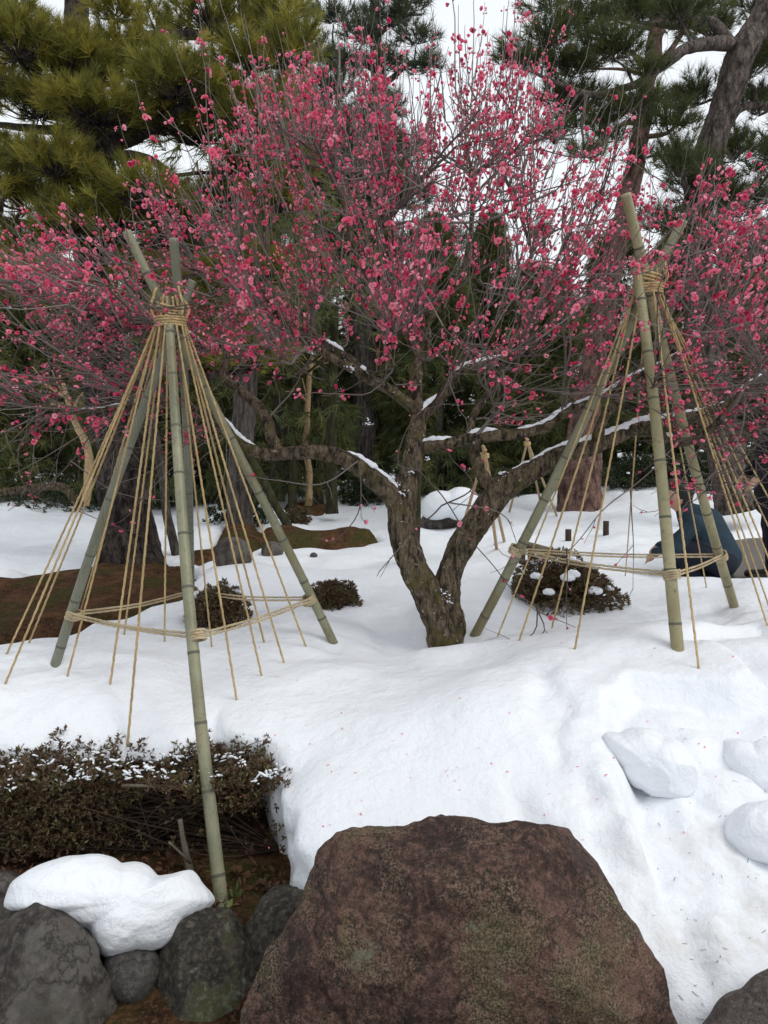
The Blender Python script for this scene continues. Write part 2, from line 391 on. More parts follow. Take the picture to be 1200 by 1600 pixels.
MOSS = [pxpoly([(405, 822), (470, 822), (585, 820), (592, 828), (520, 834), (440, 842), (395, 845)]),
        pxpoly([(280, 862), (330, 850), (345, 815), (400, 808), (415, 838), (380, 850), (335, 868)]),
        pxpoly([(440, 786), (480, 781), (520, 786), (500, 796), (450, 796)])]
PATH = pxpoly([(1052, 905), (1062, 878), (1085, 850), (1120, 838), (1240, 828), (1500, 830), (1500, 925), (1240, 925), (1150, 922)], .42)
TREE = at_z(693, 1006, .44)
def patch_w(X, Y):
    w = sstep(-.10, .16, poly_sdf(X, Y, BARE)+.05*vnoise(np.stack([X, Y], -1), 5, 3))
    for p in MOSS: w = np.maximum(w, sstep(-.08, .12, poly_sdf(X, Y, p)))
    return w
EDGE = [(-3.4, 2.68), (-2.0, 2.67), (-1.4, 2.66), (-.9, 2.68), (-.66, 2.70), (-.47, 2.66), (-.36, 2.55), (-.335, 2.42), (-.30, 2.28), (-.20, 2.1), (-.05, 1.9), (.3, 1.75), (.62, 1.5), (.75, 1.1), (3.4, 1.1), (3.4, 6), (-3.4, 6)]
POLE_FEET = pxpoly([(515, 1003), (303, 965), (88, 1037), (738, 993)], .50)+pxpoly([(1063, 1012), (1147, 948)], .62)
DENTS = [(pxpoly(p, .46), dr, ln) for p, dr, ln in [
    ([(945, 1125), (985, 1106), (1060, 1110), (1140, 1118), (1200, 1110), (1270, 1108), (1300, 1900), (1180, 1900), (985, 1235)], .11, .30),
    ([(1055, 1062), (1110, 1072), (1160, 1097), (1210, 1130), (1300, 1140), (1300, 1060), (1180, 1030)], .08, .25),
    ([(300, 1120), (343, 1088), (350, 1100), (350, 1200), (300, 1200)], .05, .2),
    ([(820, 1080), (870, 1090), (900, 1140), (880, 1190), (830, 1150)], .035, .2),
    ([(560, 960), (640, 945), (668, 1003), (620, 1022), (575, 1005)], .03, .5),
    ([(760, 1180), (830, 1210), (900, 1270), (880, 1310), (800, 1250)], .03, .3),
    ([(905, 1195), (960, 1230), (1045, 1290), (1065, 1370), (985, 1330), (900, 1260)], .025, .25),
    ([(80, 1045), (160, 1035), (240, 1050), (200, 1062), (110, 1060)], .03, .3),
    ([(1030, 965), (1110, 955), (1160, 975), (1100, 992), (1040, 985)], .03, .3)]]
def S(X, Y):
    X = np.asarray(X, float); Y = np.asarray(Y, float); Q = np.stack([X, Y], -1)
    P = .50+.02*sstep(-.5, .8, X)+.14*np.exp(-((X-1.65)/.85)**2-((Y-3.05)/.75)**2)+.08*np.exp(-((X-.35)/.6)**2-((Y-2.72)/.42)**2)
    D_ = poly_sdf(X, Y, EDGE); P = P-(.14*np.exp(-np.maximum(D_, 0)/.17))*(1-.35*sstep(-.1, .5, X))
    P = P+.055*vnoise(Q, 1.3, 1)+.038*vnoise(Q, 3.1, 2)+.016*vnoise(Q, 7, 3)*(.5+.5*vnoise(Q, 2.2, 19))+.006*vnoise(Q, 15, 4)*np.maximum(0, vnoise(Q, 2.0, 23))*2
    P = P-.075*np.exp(-((X-TREE[0]+.05)**2+(Y-TREE[1])**2)/.30**2)
    P = P+.06*np.exp(-((X-TREE[0])/.22)**2-((Y-TREE[1]+.25)/.11)**2)
    P = P-.05*np.exp(-((X+.05)/.28)**2-((Y-3.85)/.7)**2)
    hp = at_z(400, 868, .55); P = P+.17*np.exp(-((X-hp[0])/.5)**2-((Y-hp[1])/.45)**2)
    P = P+.45*sstep(1.6, 5.5, X)*sstep(8, 12, Y)+.10*sstep(9, 16, Y)
    far = sstep(7, 14, Y); P = P+far*.10*vnoise(Q, .45, 6)
    # front slope towards the path
    t = np.clip((Y-1.5)/1.65, 0, 1); m = 1-(1-t)**2.5
    P = P*(1-sstep(-.62, -.1, X)*(1-m))
    rough = sstep(.35, .9, X)*(1-sstep(2.3, 2.9, Y))
    P = P+rough*(.06*fbm(Q, 3.6, 4, 9)-.03*np.abs(fbm(Q, 5, 3, 29))+.016*vnoise(Q, 14, 8)+.007*vnoise(Q, 27, 18))
    for bx, by in POLE_FEET: P = P-.035*np.exp(-((X-bx)**2+(Y-by)**2)/.085**2)
    # trodden step behind the snow blocks
    st = at_z(1030, 1130, .52)
    P = P-.055*sstep(.0, .12, X-(st[0]-.28))*sstep(0.0, .10, st[1]-Y+.06*vnoise(Q, 4, 5))*(1-sstep(.5, .8, st[1]-Y))
    for poly, drop, ln in DENTS:
        d_ = poly_sdf(X, Y, poly)+.03*vnoise(Q, 6, 15); P = P-1.35*drop*sstep(-.02, .07, d_)*np.exp(-np.maximum(d_, 0)/ln)
    P = P-.15*patch_w(X, Y)
    pw = sstep(-.10, .10, poly_sdf(X, Y, PATH)); P = P*(1-pw)+.27*pw
    return P
def soilz(X, Y):
    Q = np.stack([X, Y], -1)
    return .02*vnoise(Q, 2, 11)+.012*vnoise(Q, 9, 12)+.22*sstep(2.9, 3.5, Y)*(1-.9*sstep(.3, .8, X)*(1-sstep(3.5, 4.5, Y)))+(.25+.03*vnoise(Q, 4, 14))*patch_w(X, Y)
def hit(px, py):
    d = np.linspace(1.6, 30, 9000); u, v = (px-600)/FPX, (800-py)/FPX
    X, Y, Z = d*u, d*(CP+v*SP), CAM_H+d*(v*CP-SP); k = np.argmax(Z < S(X, Y))
    return np.array([X[k], Y[k], Z[k]])
def near_snow():
    h = .018; x0, y0, z0 = -3.2, 1.15, -.12
    xs = x0+h*np.arange(int(6.4/h)); ys = y0+h*np.arange(int(3.4/h)); zs = z0+h*np.arange(int(1.1/h))
    X, Y = np.meshgrid(xs, ys, indexing='ij'); Sf = S(X, Y); D = poly_sdf(X, Y, EDGE)
    D = D+.035*vnoise(np.stack([X, Y], -1), 4, 21)+.025*vnoise(np.stack([X, Y], -1), 11, 22)
    f = np.zeros((len(xs), len(ys), len(zs)), np.float32); left = 1-sstep(-.62, -.42, X)
    for k, z in enumerate(zs):
        c = -(D-left*.45*(1-sstep(.20, .32, z))-.03*(z < .2)*0) + .05*math.sin(max(0, z)*9)*0
        c = c+.04*vnoise(np.stack([X, Y, np.full_like(X, z)], -1), 7, 31)+.012*vnoise(np.stack([X, Y, np.full_like(X, z)], -1), 19, 32)
        a = z-Sf; kk = .07; hh = np.clip(.5+.5*(a-c)/kk, 0, 1)
        f[:, :, k] = c*(1-hh)+a*hh+kk*hh*(1-hh)
    V, F = surface_nets(f, (x0, y0, z0), h)
    return mesh('snow_ground', V, F, MAT['snow'])
ob('snow_ground', near_snow(), kind='structure', label='deep white snow bank around the plum tree and down to the path')
def graded(lo, hi, step, far):
    a = list(np.arange(lo, hi, step)); s = step; x = a[-1]
    while x < far:
        s *= 1.09; x += s; a.append(x)
    return a
xp = graded(0, 4.0, .06, 130); XS = np.array([-x for x in xp[:0:-1]]+xp); YS = np.array(graded(.2, 8.0, .05, 150))
GX, GY = np.meshgrid(XS, YS, indexing='ij')
def gridmesh(name, Z, m, keep=None):
    nx, ny = Z.shape; V = np.stack([GX, GY, Z], -1).reshape(-1, 3)
    i = (np.arange(nx-1)[:, None]*ny+np.arange(ny-1)[None, :]).ravel(); F = np.stack([i, i+ny, i+ny+1, i+1], 1)
    if keep is not None:
        kf = keep.ravel()[F].any(1); F = F[kf]; u, inv = np.unique(F, return_inverse=True); V = V[u]; F = inv.reshape(-1, 4)
    return mesh(name, V, F, m)
SZ = S(GX, GY); inbox = (np.abs(GX) < 3.13) & (GY < 4.42)
SZ = np.where((np.abs(GX) < 3.17) & (GY < 4.48), SZ-.012, SZ)
SZ = np.where((GY < 2.75) & (np.abs(GX) > 3.1) & (GX < 0), -.3, SZ)
ob('snow_field', gridmesh('snow_field', SZ, MAT['snow'], ~inbox), kind='structure', label='open snow stretching back under the pines')
ob('ground', gridmesh('ground', soilz(GX, GY), MAT['soil']), kind='structure', label='dark mossy soil under the snow')
pz = .36+.006*vnoise(np.stack([GX, GY], -1), 9, 4)
pk = poly_sdf(GX, GY, PATH) > -.25
ob('path', gridmesh('path', pz, MAT['gravel'], pk), kind='structure', label='grey gravel path at the right behind the rope tent')

# ------------------------------------------------------------------ rocks, snow lumps
def lump(outline, d, depth, seed=0, rough=.06, freq=3.0, p=2.6, n=(110, 60), off=0.0, ridge=0, facets=(), chips=0):
    """a closed body whose outline is given across the line of sight, with its own depth"""
    O = np.array([at(x, y, d) for x, y in outline]); c = O.mean(0); ax = nrm(c-np.array([0, 0, CAM_H]))
    ux = nrm(np.cross(ax, [0, 0, 1.0])); uz = np.cross(ux, ax)
    a = (O-c)@ux; b = (O-c)@uz; ang = np.arctan2(b, a); rad = np.hypot(a, b); o = np.argsort(ang); ang, rad = ang[o], rad[o]
    th = np.arange(n[0])*2*math.pi/n[0]-math.pi
    A = np.concatenate([ang-2*math.pi, ang, ang+2*math.pi]); Rr = np.tile(rad, 3); r = np.interp(th, A, Rr)
    for _ in range(2): r = (np.roll(r, 1)+2*r+np.roll(r, -1))/4
    ph = np.linspace(.02, math.pi-.02, n[1])
    s = np.abs(np.sin(ph))**(2/p); q = np.sign(np.cos(ph))*np.abs(np.cos(ph))**(2/p)
    V = c+(s[:, None]*(r*np.cos(th))[None, :])[..., None]*ux+(s[:, None]*(r*np.sin(th))[None, :])[..., None]*uz-(q[:, None]*depth*np.ones(n[0]))[..., None]*ax+off*ax
    dirs = nrm(V-c-off*ax); size = r.mean()
    dsp = fbm(V, freq, 4, seed)*rough+.35*rough*fbm(V, freq*5, 3, seed+3)
    if ridge: dsp = dsp-ridge*np.abs(fbm(V, freq*1.3, 3, seed+9))
    V = V+dirs*(dsp*size*2)[..., None]
    for nx_, ny_, nz_, h_ in facets:         # worn flat faces
        nn = nrm(np.array([nx_, ny_, nz_])); t_ = (V-c)@nn-h_*size; V = V-np.maximum(t_, 0)[..., None]*nn*.86
    if chips:
        rc = np.random.default_rng(seed+400)
        for q_ in range(chips):              # broken faces all round
            nn = nrm(rc.standard_normal(3)); pr_ = (V-c)@nn; t_ = pr_-pr_.max()*rc.uniform(.88, .97); V = V-np.maximum(t_, 0)[..., None]*nn*.92
    if facets: V = V+dirs*((.010*fbm(V, 16, 3, seed+5)+.004*vnoise(V, 45, seed+6)))[..., None]
    i = np.arange(n[1]-1)[:, None]*n[0]; j = np.arange(n[0])[None, :]; k = (j+1) % n[0]
    F = np.stack([i+j, i+n[0]+j, i+n[0]+k, i+k], -1).reshape(-1, 4); V = V.reshape(-1, 3); m = len(V)
    V = np.vstack([V, V[:n[0]].mean(0), V[-n[0]:].mean(0)]); z = np.arange(n[0]); w = (z+1) % n[0]; L = m-n[0]
    F = np.vstack([F, np.stack([z, w, np.full(n[0], m), np.full(n[0], m)], 1), np.stack([w+L, z+L, np.full(n[0], m+1), np.full(n[0], m+1)], 1)])
    return V, F
def rock(name, outline, d, depth, m, label, cat='rock', **k):
    V, F = lump(outline, d, depth, **k); c = V.mean(0)
    return ob(name, mesh(name, V-c, tris(F), m), loc=c, label=label, cat=cat)
rock('boulder', [(392, 1680), (398, 1570), (412, 1505), (446, 1462), (474, 1410), (484, 1362), (494, 1326), (524, 1300), (585, 1286), (635, 1286), (672, 1274), (720, 1276), (765, 1281), (852, 1285), (900, 1303), (926, 1342), (955, 1412), (994, 1488), (1016, 1565), (1030, 1740), (720, 1800)], 1.98, .42, MAT['boulder'],
     'huge reddish brown boulder with speckled lichen in front of the snow bank', seed=4, chips=16, rough=.03, freq=3.0, p=3.6, n=(340, 200), ridge=.05, facets=[(-.06, -.34, .94, .71), (.06, -1, -.04, .66), (-.62, -.6, .5, .76), (.5, -.6, .62, .86), (-.35, -.95, .15, .74)])
rock('rock', [(-90, 1500), (0, 1428), (55, 1402), (100, 1407), (128, 1437), (163, 1500), (186, 1570), (205, 1720), (60, 1760), (-100, 1740)], 1.98, .26, MAT['rock_dark'],
     'smooth dark grey pointed rock at the lower left below the snow lump', seed=12, chips=26, rough=.03, freq=4, p=3.2, n=(160, 100), ridge=.05, facets=[(.8, -.6, .3, .42), (-.5, -.7, .5, .45), (.1, -.9, .35, .6)])
rock('rock', [(163, 1500), (175, 1484), (207, 1480), (240, 1482), (252, 1500), (244, 1535), (215, 1570), (180, 1560), (165, 1530)], 2.1, .10, MAT['rock_grey'],
     'small rounded grey cobble wedged between two larger rocks', 'stone', seed=5, rough=.02, p=2.6, n=(60, 36))
rock('rock', [(218, 1590), (238, 1520), (262, 1462), (300, 1420), (335, 1408), (372, 1424), (395, 1470), (400, 1560), (395, 1720), (210, 1720)], 2.1, .22, MAT['rock_lichen'],
     'dark mossy rock with pale lichen at the foot of the bamboo pole', seed=21, chips=40, rough=.05, freq=4, p=3, n=(140, 90), ridge=.07, facets=[(-.6, -.7, .3, .42), (.5, -.6, .6, .45), (.0, -.8, .6, .5)])
rock('rock', [(352, 1530), (372, 1450), (398, 1402), (432, 1381), (468, 1388), (505, 1425), (520, 1500), (500, 1640), (360, 1640)], 2.22, .2, MAT['rock_lichen'],
     'grey green rock tucked against the left side of the huge boulder', seed=33, chips=40, rough=.05, freq=4, p=3, n=(120, 80), ridge=.06, facets=[(-.5, -.7, .5, .5), (.3, -.7, .6, .55)])
rock('rock', [(-70, 1385), (-20, 1365), (30, 1368), (60, 1395), (60, 1460), (-60, 1470)], 2.42, .14, MAT['rock_dark'],
     'low black rock behind the snow lump at the left edge', seed=41, rough=.04, p=2.6, n=(60, 36))
V, F = lump([(14, 1425), (24, 1378), (75, 1347), (130, 1335), (190, 1349), (245, 1370), (268, 1367), (298, 1356), (318, 1378), (342, 1406), (305, 1440), (285, 1462), (262, 1478), (215, 1486), (168, 1494), (135, 1450), (70, 1425)], 2.2, .19, seed=51, rough=.03, freq=5, p=2.7, n=(220, 120), ridge=.012)
ob('snow_lump', mesh('snow_lump', V-V.mean(0), tris(F), MAT['snow']), loc=V.mean(0), label='smooth white snow lump resting on the rocks at lower left', cat='snow lump')
for outl, d, dep, sd, lab in [
    ([(942, 1112), (972, 1116), (1045, 1122), (1085, 1145), (1100, 1182), (1088, 1212), (1050, 1222), (1010, 1208), (968, 1170), (944, 1142)], 2.60, .18, 61, 'rounded snow block lying loose in the middle of the right slope'),
    ([(1142, 1262), (1160, 1235), (1195, 1222), (1240, 1225), (1275, 1260), (1270, 1310), (1200, 1322), (1160, 1300), (1142, 1280)], 2.3, .12, 66, 'big loose snow block at the right edge above the path'),
    ([(1128, 1150), (1135, 1130), (1185, 1132), (1260, 1145), (1300, 1190), (1260, 1230), (1190, 1218), (1150, 1185)], 2.62, .16, 71, 'flat topped snow slab at the right behind the other snow blocks')]:
    V, F = lump(outl, d, dep, seed=sd, chips=14, rough=.05, freq=5, p=3.0, n=(150, 90), ridge=.03); V = V+[0, .035, -.085]
    ob('snow_block', mesh('snow_block', V-V.mean(0), tris(F), MAT['snow']), loc=V.mean(0), label=lab, cat='snow block', group='snow blocks on the right slope')
rock('edging_stone', [(1070, 1660), (1108, 1592), (1160, 1544), (1215, 1510), (1330, 1480), (1360, 1740), (1100, 1740)], 1.78, .10, MAT['path_stone'], 'flat grey brown edging stone in the bottom right corner', 'stone', seed=81, rough=.02, p=4, n=(60, 36))
# rocks farther back
def rock_on(name, x0, x1, y0, y1, m, label, seed, depth=None, **k):
    b = hit((x0+x1)/2, y1); d = b[1]/(CP+(800-y1)/FPX*SP)
    o = [(x0, y1), (x0+.04*(x1-x0), (y0+y1)/2), (x0+.25*(x1-x0), y0+.1*(y1-y0)), ((x0+x1)/2, y0), (x1-.2*(x1-x0), y0+.12*(y1-y0)), (x1, (y0+y1)/2), (x1, y1), ((x0+x1)/2, y1+.4*(y1-y0))]
    return rock(name, o, d, depth or (x1-x0)/FPX*d*.35, m, label, seed=seed, rough=.05, n=(50, 30), **k)
rock_on('rock', 334, 392, 838, 880, MAT['rock_dark'], 'dark rock beside the snow heap behind the left rope tent', 91)
rock_on('rock', 408, 442, 846, 866, MAT['rock_dark'], 'half buried black rock beside the leaning mossy prop', 92)
rock_on('rock', 484, 496, 863, 870, MAT['rock_grey'], 'tiny dark stone in the snow right of the leaning prop', 93)
rock_on('stone_slab', 655, 742, 793, 822, MAT['rock_dark'], 'long dark stone seen between the forked plum trunks', 94)
V, F = lump([(652, 800), (660, 780), (700, 770), (745, 772), (752, 790), (740, 802), (700, 806)], 9.1, .25, seed=95, rough=.02, n=(40, 24))
ob('snow_pile', mesh('snow_pile', V-V.mean(0), tris(F), MAT['snow']), loc=V.mean(0), label='white snow cap lying on the long dark stone', cat='snow cap')

# ------------------------------------------------------------------ rope tents (yukitsuri tepees)
def bamboo_pole(parent, B, T, r0, r1, m, seed, gap=.27, sides=14):
    L = np.linalg.norm(T-B); n = int(L/.012); t = np.linspace(0, 1, n)[:, None]
    P = B+(T-B)*t; bow = .018*np.sin(t*math.pi*1.3+seed); P = P+bow*np.array([1, .4, 0])*(seed % 2*2-1)
    r = r0+(r1-r0)*t[:, 0]; s = t[:, 0]*L; mi = np.zeros(n-1, int); pos = .06+.1*random.random()
    while pos < L:
        r = r*(1+.055*np.exp(-((s-pos)/.009)**2)-.03*np.exp(-((s-pos-.02)/.008)**2)); k = int(pos/L*(n-1))
        if 0 < k < n-2: mi[k] = 1
        pos += gap*(.85+.3*random.random())
    V, F = tube(np.column_stack([P, r]), sides); q = quads2list(F)
    MI = np.concatenate([np.repeat(mi, sides), np.zeros(2*sides, int)])
    return ob('pole', mesh('pole', V, q, [m, MAT['bamboo_node']], mi=MI), parent)
def rope_geo(P, r, sides=9, tw=42.0, step=.011):
    P = path(np.column_stack([P, np.full(len(P), r)]), step)
    s = np.concatenate([[0], np.cumsum(np.linalg.norm(np.diff(P[:, :3], axis=0), axis=1))])
    return tube(P, sides, prof=lambda i, th: 1+.2*np.cos(3*(th-s[i]*tw)))
def rope(parent, P, r, name='rope', m='rope', **k):
    V, F = rope_geo(np.asarray(P, float), r, **k)
    return ob(name, mesh(name, V, tris(F), MAT[m]), parent)
def coil(c, ax, rad, turns, pitch, r, seed=0):
    ax = nrm(ax); u = nrm(np.cross(ax, [0, 1, .2])); v = np.cross(ax, u); n = int(turns*14); t = np.linspace(0, turns, n)
    rg = np.random.default_rng(seed); rr = rad*(1+.07*rg.standard_normal(n).cumsum()*.12)
    return c+rr[:, None]*(np.cos(t*2*math.pi)[:, None]*u+np.sin(t*2*math.pi)[:, None]*v)+((t-turns/2)*pitch)[:, None]*ax
def line_at_z(B, T, z): return B+(T-B)*((z-B[2])/(T[2]-B[2]))
def tent(label, lash_px, lash_d, poles, ropes, ring, mats, rads, seed):
    LZ = at(*lash_px, lash_d); root = thing('rope_tent', (LZ[0], LZ[1], .4), label, 'rope tent', 'bamboo rope tents round the plum tree')
    lines = []
    for k, (b, tpx, zb, off) in enumerate(poles):
        B = at_z(*b, zb) if zb is not None else hit(*b)
        lo, hi = 1.0, 8.0                     # depth of the top so that the pole crosses the lashing
        for _ in range(50):
            mid = (lo+hi)/2; T = at(*tpx, mid); Lp = line_at_z(B, T, LZ[2])
            if Lp[1] > LZ[1]+off: hi = mid
            else: lo = mid
        D = nrm(T-B); B2 = B-D*.25
        bamboo_pole(root, B2, T, rads[0], rads[1], MAT[mats[k]], seed+k); lines.append((B2, T))
    for k, bpx in enumerate(ropes):
        G = hit(*bpx) if 0 <= bpx[0] <= 1200 and len(bpx) == 2 else at_z(bpx[0], bpx[1], .42)
        h = nrm(np.array([G[0]-LZ[0], G[1]-LZ[1], 0])); A = LZ+h*.056+np.array([0, 0, .02+.01*(k % 3)])
        A0 = A-h*.02+np.array([0, 0, .09]); D = nrm(G-A); E = G+D*.12
        M1 = A+(E-A)*.5+np.array([0, 0, -.004-.012*random.random()])
        rope(root, [A0, A, A+(E-A)*.2+np.array([0, 0, -.004]), M1, E], .0042+.0009*random.random())
    rings = [line_at_z(*lines[k], at(*p, 3.0)[2]) if False else None for k, p in enumerate(ring)]
    pts = []
    for (B, T), p in zip(lines, ring):       # where the tie rope crosses each pole
        ts = np.linspace(0, 1, 400); Q = B+(T-B)*ts[:, None]; rel = Q-np.array([0, 0, CAM_H])
        zc = rel[:, 1]*CP-rel[:, 2]*SP; v = 800-FPX*(rel[:, 1]*SP+rel[:, 2]*CP)/zc
        pts.append((Q[np.argmin(abs(v-p))], nrm(T-B)))
    c0 = np.mean([p for p, _ in pts], 0); n = len(pts)
    order = sorted(range(n), key=lambda i: math.atan2(pts[i][0][1]-c0[1], pts[i][0][0]-c0[0]))
    rp = rads[0]+.007
    for a in range(n):
        i, j = order[a], order[(a+1) % n]; p, q = pts[i][0], pts[j][0]; o = nrm(p-c0)*rp; o2 = nrm(q-c0)*rp
        for dz in (-.007, .008):
            mid = (p+q)/2+(o+o2)/2*.4+np.array([0, 0, -.018+dz+.006*random.random()])
            rope(root, [p+o+[0, 0, dz], p+o*.8+(q-p)*.04+[0, 0, dz], mid, q+o2*.8-(q-p)*.04+[0, 0, dz], q+o2+[0, 0, dz]], .005, 'tie_rope', 'rope_pale')
    for i in range(n):
        p, dr = pts[i]
        rope(root, coil(p, dr, rp, 4, .011, .006, i), .0055, 'pole_wrap', 'rope_pale', step=.009)
    rope(root, coil(LZ+[0, 0, .01], [0, 0, 1], .070, 4, .012, .007, 3), .0058, 'lashing', 'rope', step=.009)
    rope(root, coil(LZ+[0, 0, .075], [.3, -.2, 1], .060, 3, .016, .007, 5), .0055, 'lashing', 'rope', step=.009)
    for k in range(4):
        h = np.array([math.cos(k*1.9), math.sin(k*1.9), 0])
        rope(root, [LZ+h*.075+[0, 0, .02], LZ+h*.09+[0, 0, .07], LZ+h*.06+[0, 0, .12+.02*k]], .006, 'rope_end', 'rope')
    return root
tent('bamboo rope tent left of the plum tree with four grey green poles', (266, 506), 3.36,
     [((348, 1408), (257, 466), .0, -.05), ((515, 1003), (205, 362), None, .03), ((303, 965), (269, 372), None, .07), ((88, 1037), (297, 438), None, .01)],
     [(10, 1022), (8, 1069), (45, 1005), (105, 1057), (116, 987), (172, 1070), (194, 992), (199, 1166), (257, 1002), (331, 1011), (370, 1094), (409, 1056), (413, 1004), (444, 1036), (478, 1010), (96, 1010)],
     (992, 937, 925, 960), ['bamboo', 'bamboo', 'bamboo_grey', 'bamboo_grey'], (.0245, .0205), 3)
tent('bamboo rope tent right of the plum tree with three yellowish poles', (1012, 455), 3.5,
     [((1063, 1012), (990, 405), None, -.05), ((1147, 948), (975, 303), None, .02), ((738, 993), (1072, 345), None, .04)],
     [(777, 995), (811, 1001), (862, 982), (898, 1015), (1092, 1045), (977, 900), (1104, 918), (1199, 977), (1215, 985, 0), (1228, 970, 0), (1244, 975, 0), (1262, 950, 0), (1140, 935), (1290, 940, 0)],
     (897, 868, 860), ['bamboo_yellow', 'bamboo_yellow', 'bamboo'], (.0285, .0235), 8)

# ------------------------------------------------------------------ plum tree
TD = TREE[1]/(CP+(800-1006)/FPX*SP)        # camera depth of the trunk base
def pl(rows, d0=0.0, step=.035, wob=.012, seed=0):
    return path([list(at(x, y, TD+dd+d0))+[r] for x, y, dd, r in rows], step, wob, seed)
limbs = {
 'trunk': pl([(697, 1040, 0, .105), (692, 1004, 0, .098), (686, 975, 0, .09), (668, 930, -.01, .088), (645, 885, -.02, .085), (630, 840, -.02, .082), (628, 800, -.02, .082), (634, 770, -.01, .078), (645, 730, .02, .062), (650, 690, .05, .055), (653, 650, .08, .046), (648, 610, .1, .04), (655, 570, .12, .034), (668, 530, .14, .028), (662, 490, .15, .022), (670, 440, .15, .016)]),
 'fork': pl([(700, 1025, .0, .07), (706, 985, .02, .078), (700, 935, .03, .076), (706, 890, .03, .073), (730, 840, .02, .078), (758, 798, 0, .08), (788, 762, -.02, .078), (828, 738, -.05, .062), (875, 712, -.06, .054), (925, 698, -.04, .05), (965, 682, 0, .042), (1005, 665, .05, .036), (1050, 655, .1, .03), (1110, 640, .12, .024), (1180, 610, .12, .018), (1260, 570, .1, .012)]),
 'a': pl([(630, 800, -.03, .06), (606, 768, -.05, .062), (578, 742, -.08, .055), (548, 722, -.1, .049), (510, 709, -.12, .043), (470, 706, -.14, .039), (430, 709, -.16, .036), (396, 702, -.18, .033), (368, 684, -.2, .029), (345, 660, -.22, .026), (300, 640, -.25, .022), (240, 628, -.3, .019), (170, 640, -.3, .015), (90, 640, -.3, .011), (10, 620, -.3, .007)]),
 'b': pl([(436, 706, -.15, .03), (425, 682, -.13, .034), (416, 655, -.1, .034), (398, 630, -.06, .032), (372, 608, -.02, .028), (350, 588, 0, .025), (352, 555, .02, .02), (345, 540, .03, .017), (320, 545, .02, .015), (290, 520, -.05, .013), (230, 500, -.2, .011), (150, 470, -.25, .008)]),
 'c': pl([(652, 700, .05, .04), (680, 697, 0, .038), (700, 694, -.03, .036), (750, 682, -.08, .034), (800, 678, -.12, .032), (850, 668, -.15, .028), (886, 644, -.18, .024), (935, 625, -.2, .02), (990, 590, -.2, .017), (1050, 560, -.2, .014), (1120, 510, -.2, .010), (1190, 470, -.2, .007)]),
 'd': pl([(783, 770, -.02, .05), (760, 752, .0, .042), (744, 728, .02, .034), (740, 700, .05, .028), (735, 670, .12, .024), (745, 640, .2, .021), (770, 600, .28, .018), (800, 540, .35, .015), (820, 470, .4, .012), (830, 400, .42, .009)]),
 'e': pl([(652, 655, .08, .036), (690, 620, .1, .032), (715, 585, .12, .028), (750, 570, .14, .024), (800, 555, .15, .02), (850, 520, .15, .016), (880, 460, .15, .012), (900, 390, .15, .008)]),
 'f': pl([(650, 640, .08, .034), (610, 610, .0, .031), (575, 592, -.08, .028), (545, 572, -.15, .025), (500, 545, -.25, .021), (450, 510, -.35, .017), (410, 460, -.4, .013), (370, 400, -.42, .009)]),
 'g': pl([(657, 560, .12, .028), (630, 510, .05, .024), (590, 460, -.02, .02), (560, 400, -.1, .016), (540, 330, -.15, .012), (520, 260, -.18, .008)]),
 'h': pl([(664, 510, .14, .024), (700, 460, .1, .02), (730, 400, .02, .016), (740, 330, -.05, .012), (735, 260, -.08, .008)]),
 'i': pl([(575, 592, -.08, .024), (545, 560, .15, .02), (480, 520, .35, .017), (420, 480, .5, .013), (340, 440, .6, .010), (260, 400, .6, .007)]),
 'j': pl([(930, 697, -.04, .035), (945, 650, -.1, .026), (985, 610, .1, .022), (1020, 545, .3, .018), (1080, 480, .4, .014), (1140, 410, .4, .010), (1180, 360, .4, .007)]),
 'k': pl([(1005, 665, .05, .03), (1060, 690, -.15, .024), (1110, 670, -.3, .02), (1160, 610, -.4, .016), (1230, 560, -.4, .011), (1300, 500, -.4, .007)]),
}
plum = thing('plum_tree', TREE, 'gnarled plum tree covered in pink blossoms between the two rope tents', 'plum tree')
for k, P in limbs.items():
    big = k in ('trunk', 'fork'); P = path(P, .014 if big else .02); P[:, 3] *= .9; V, F = tube(P, 64 if big else 30, .16 if big else .24, 14 if big else 22, 3, bark=(.009 if big else .005, 42))
    ob('trunk' if k == 'trunk' else 'limb', mesh('limb', V, tris(F), MAT['bark_plum']), plum)
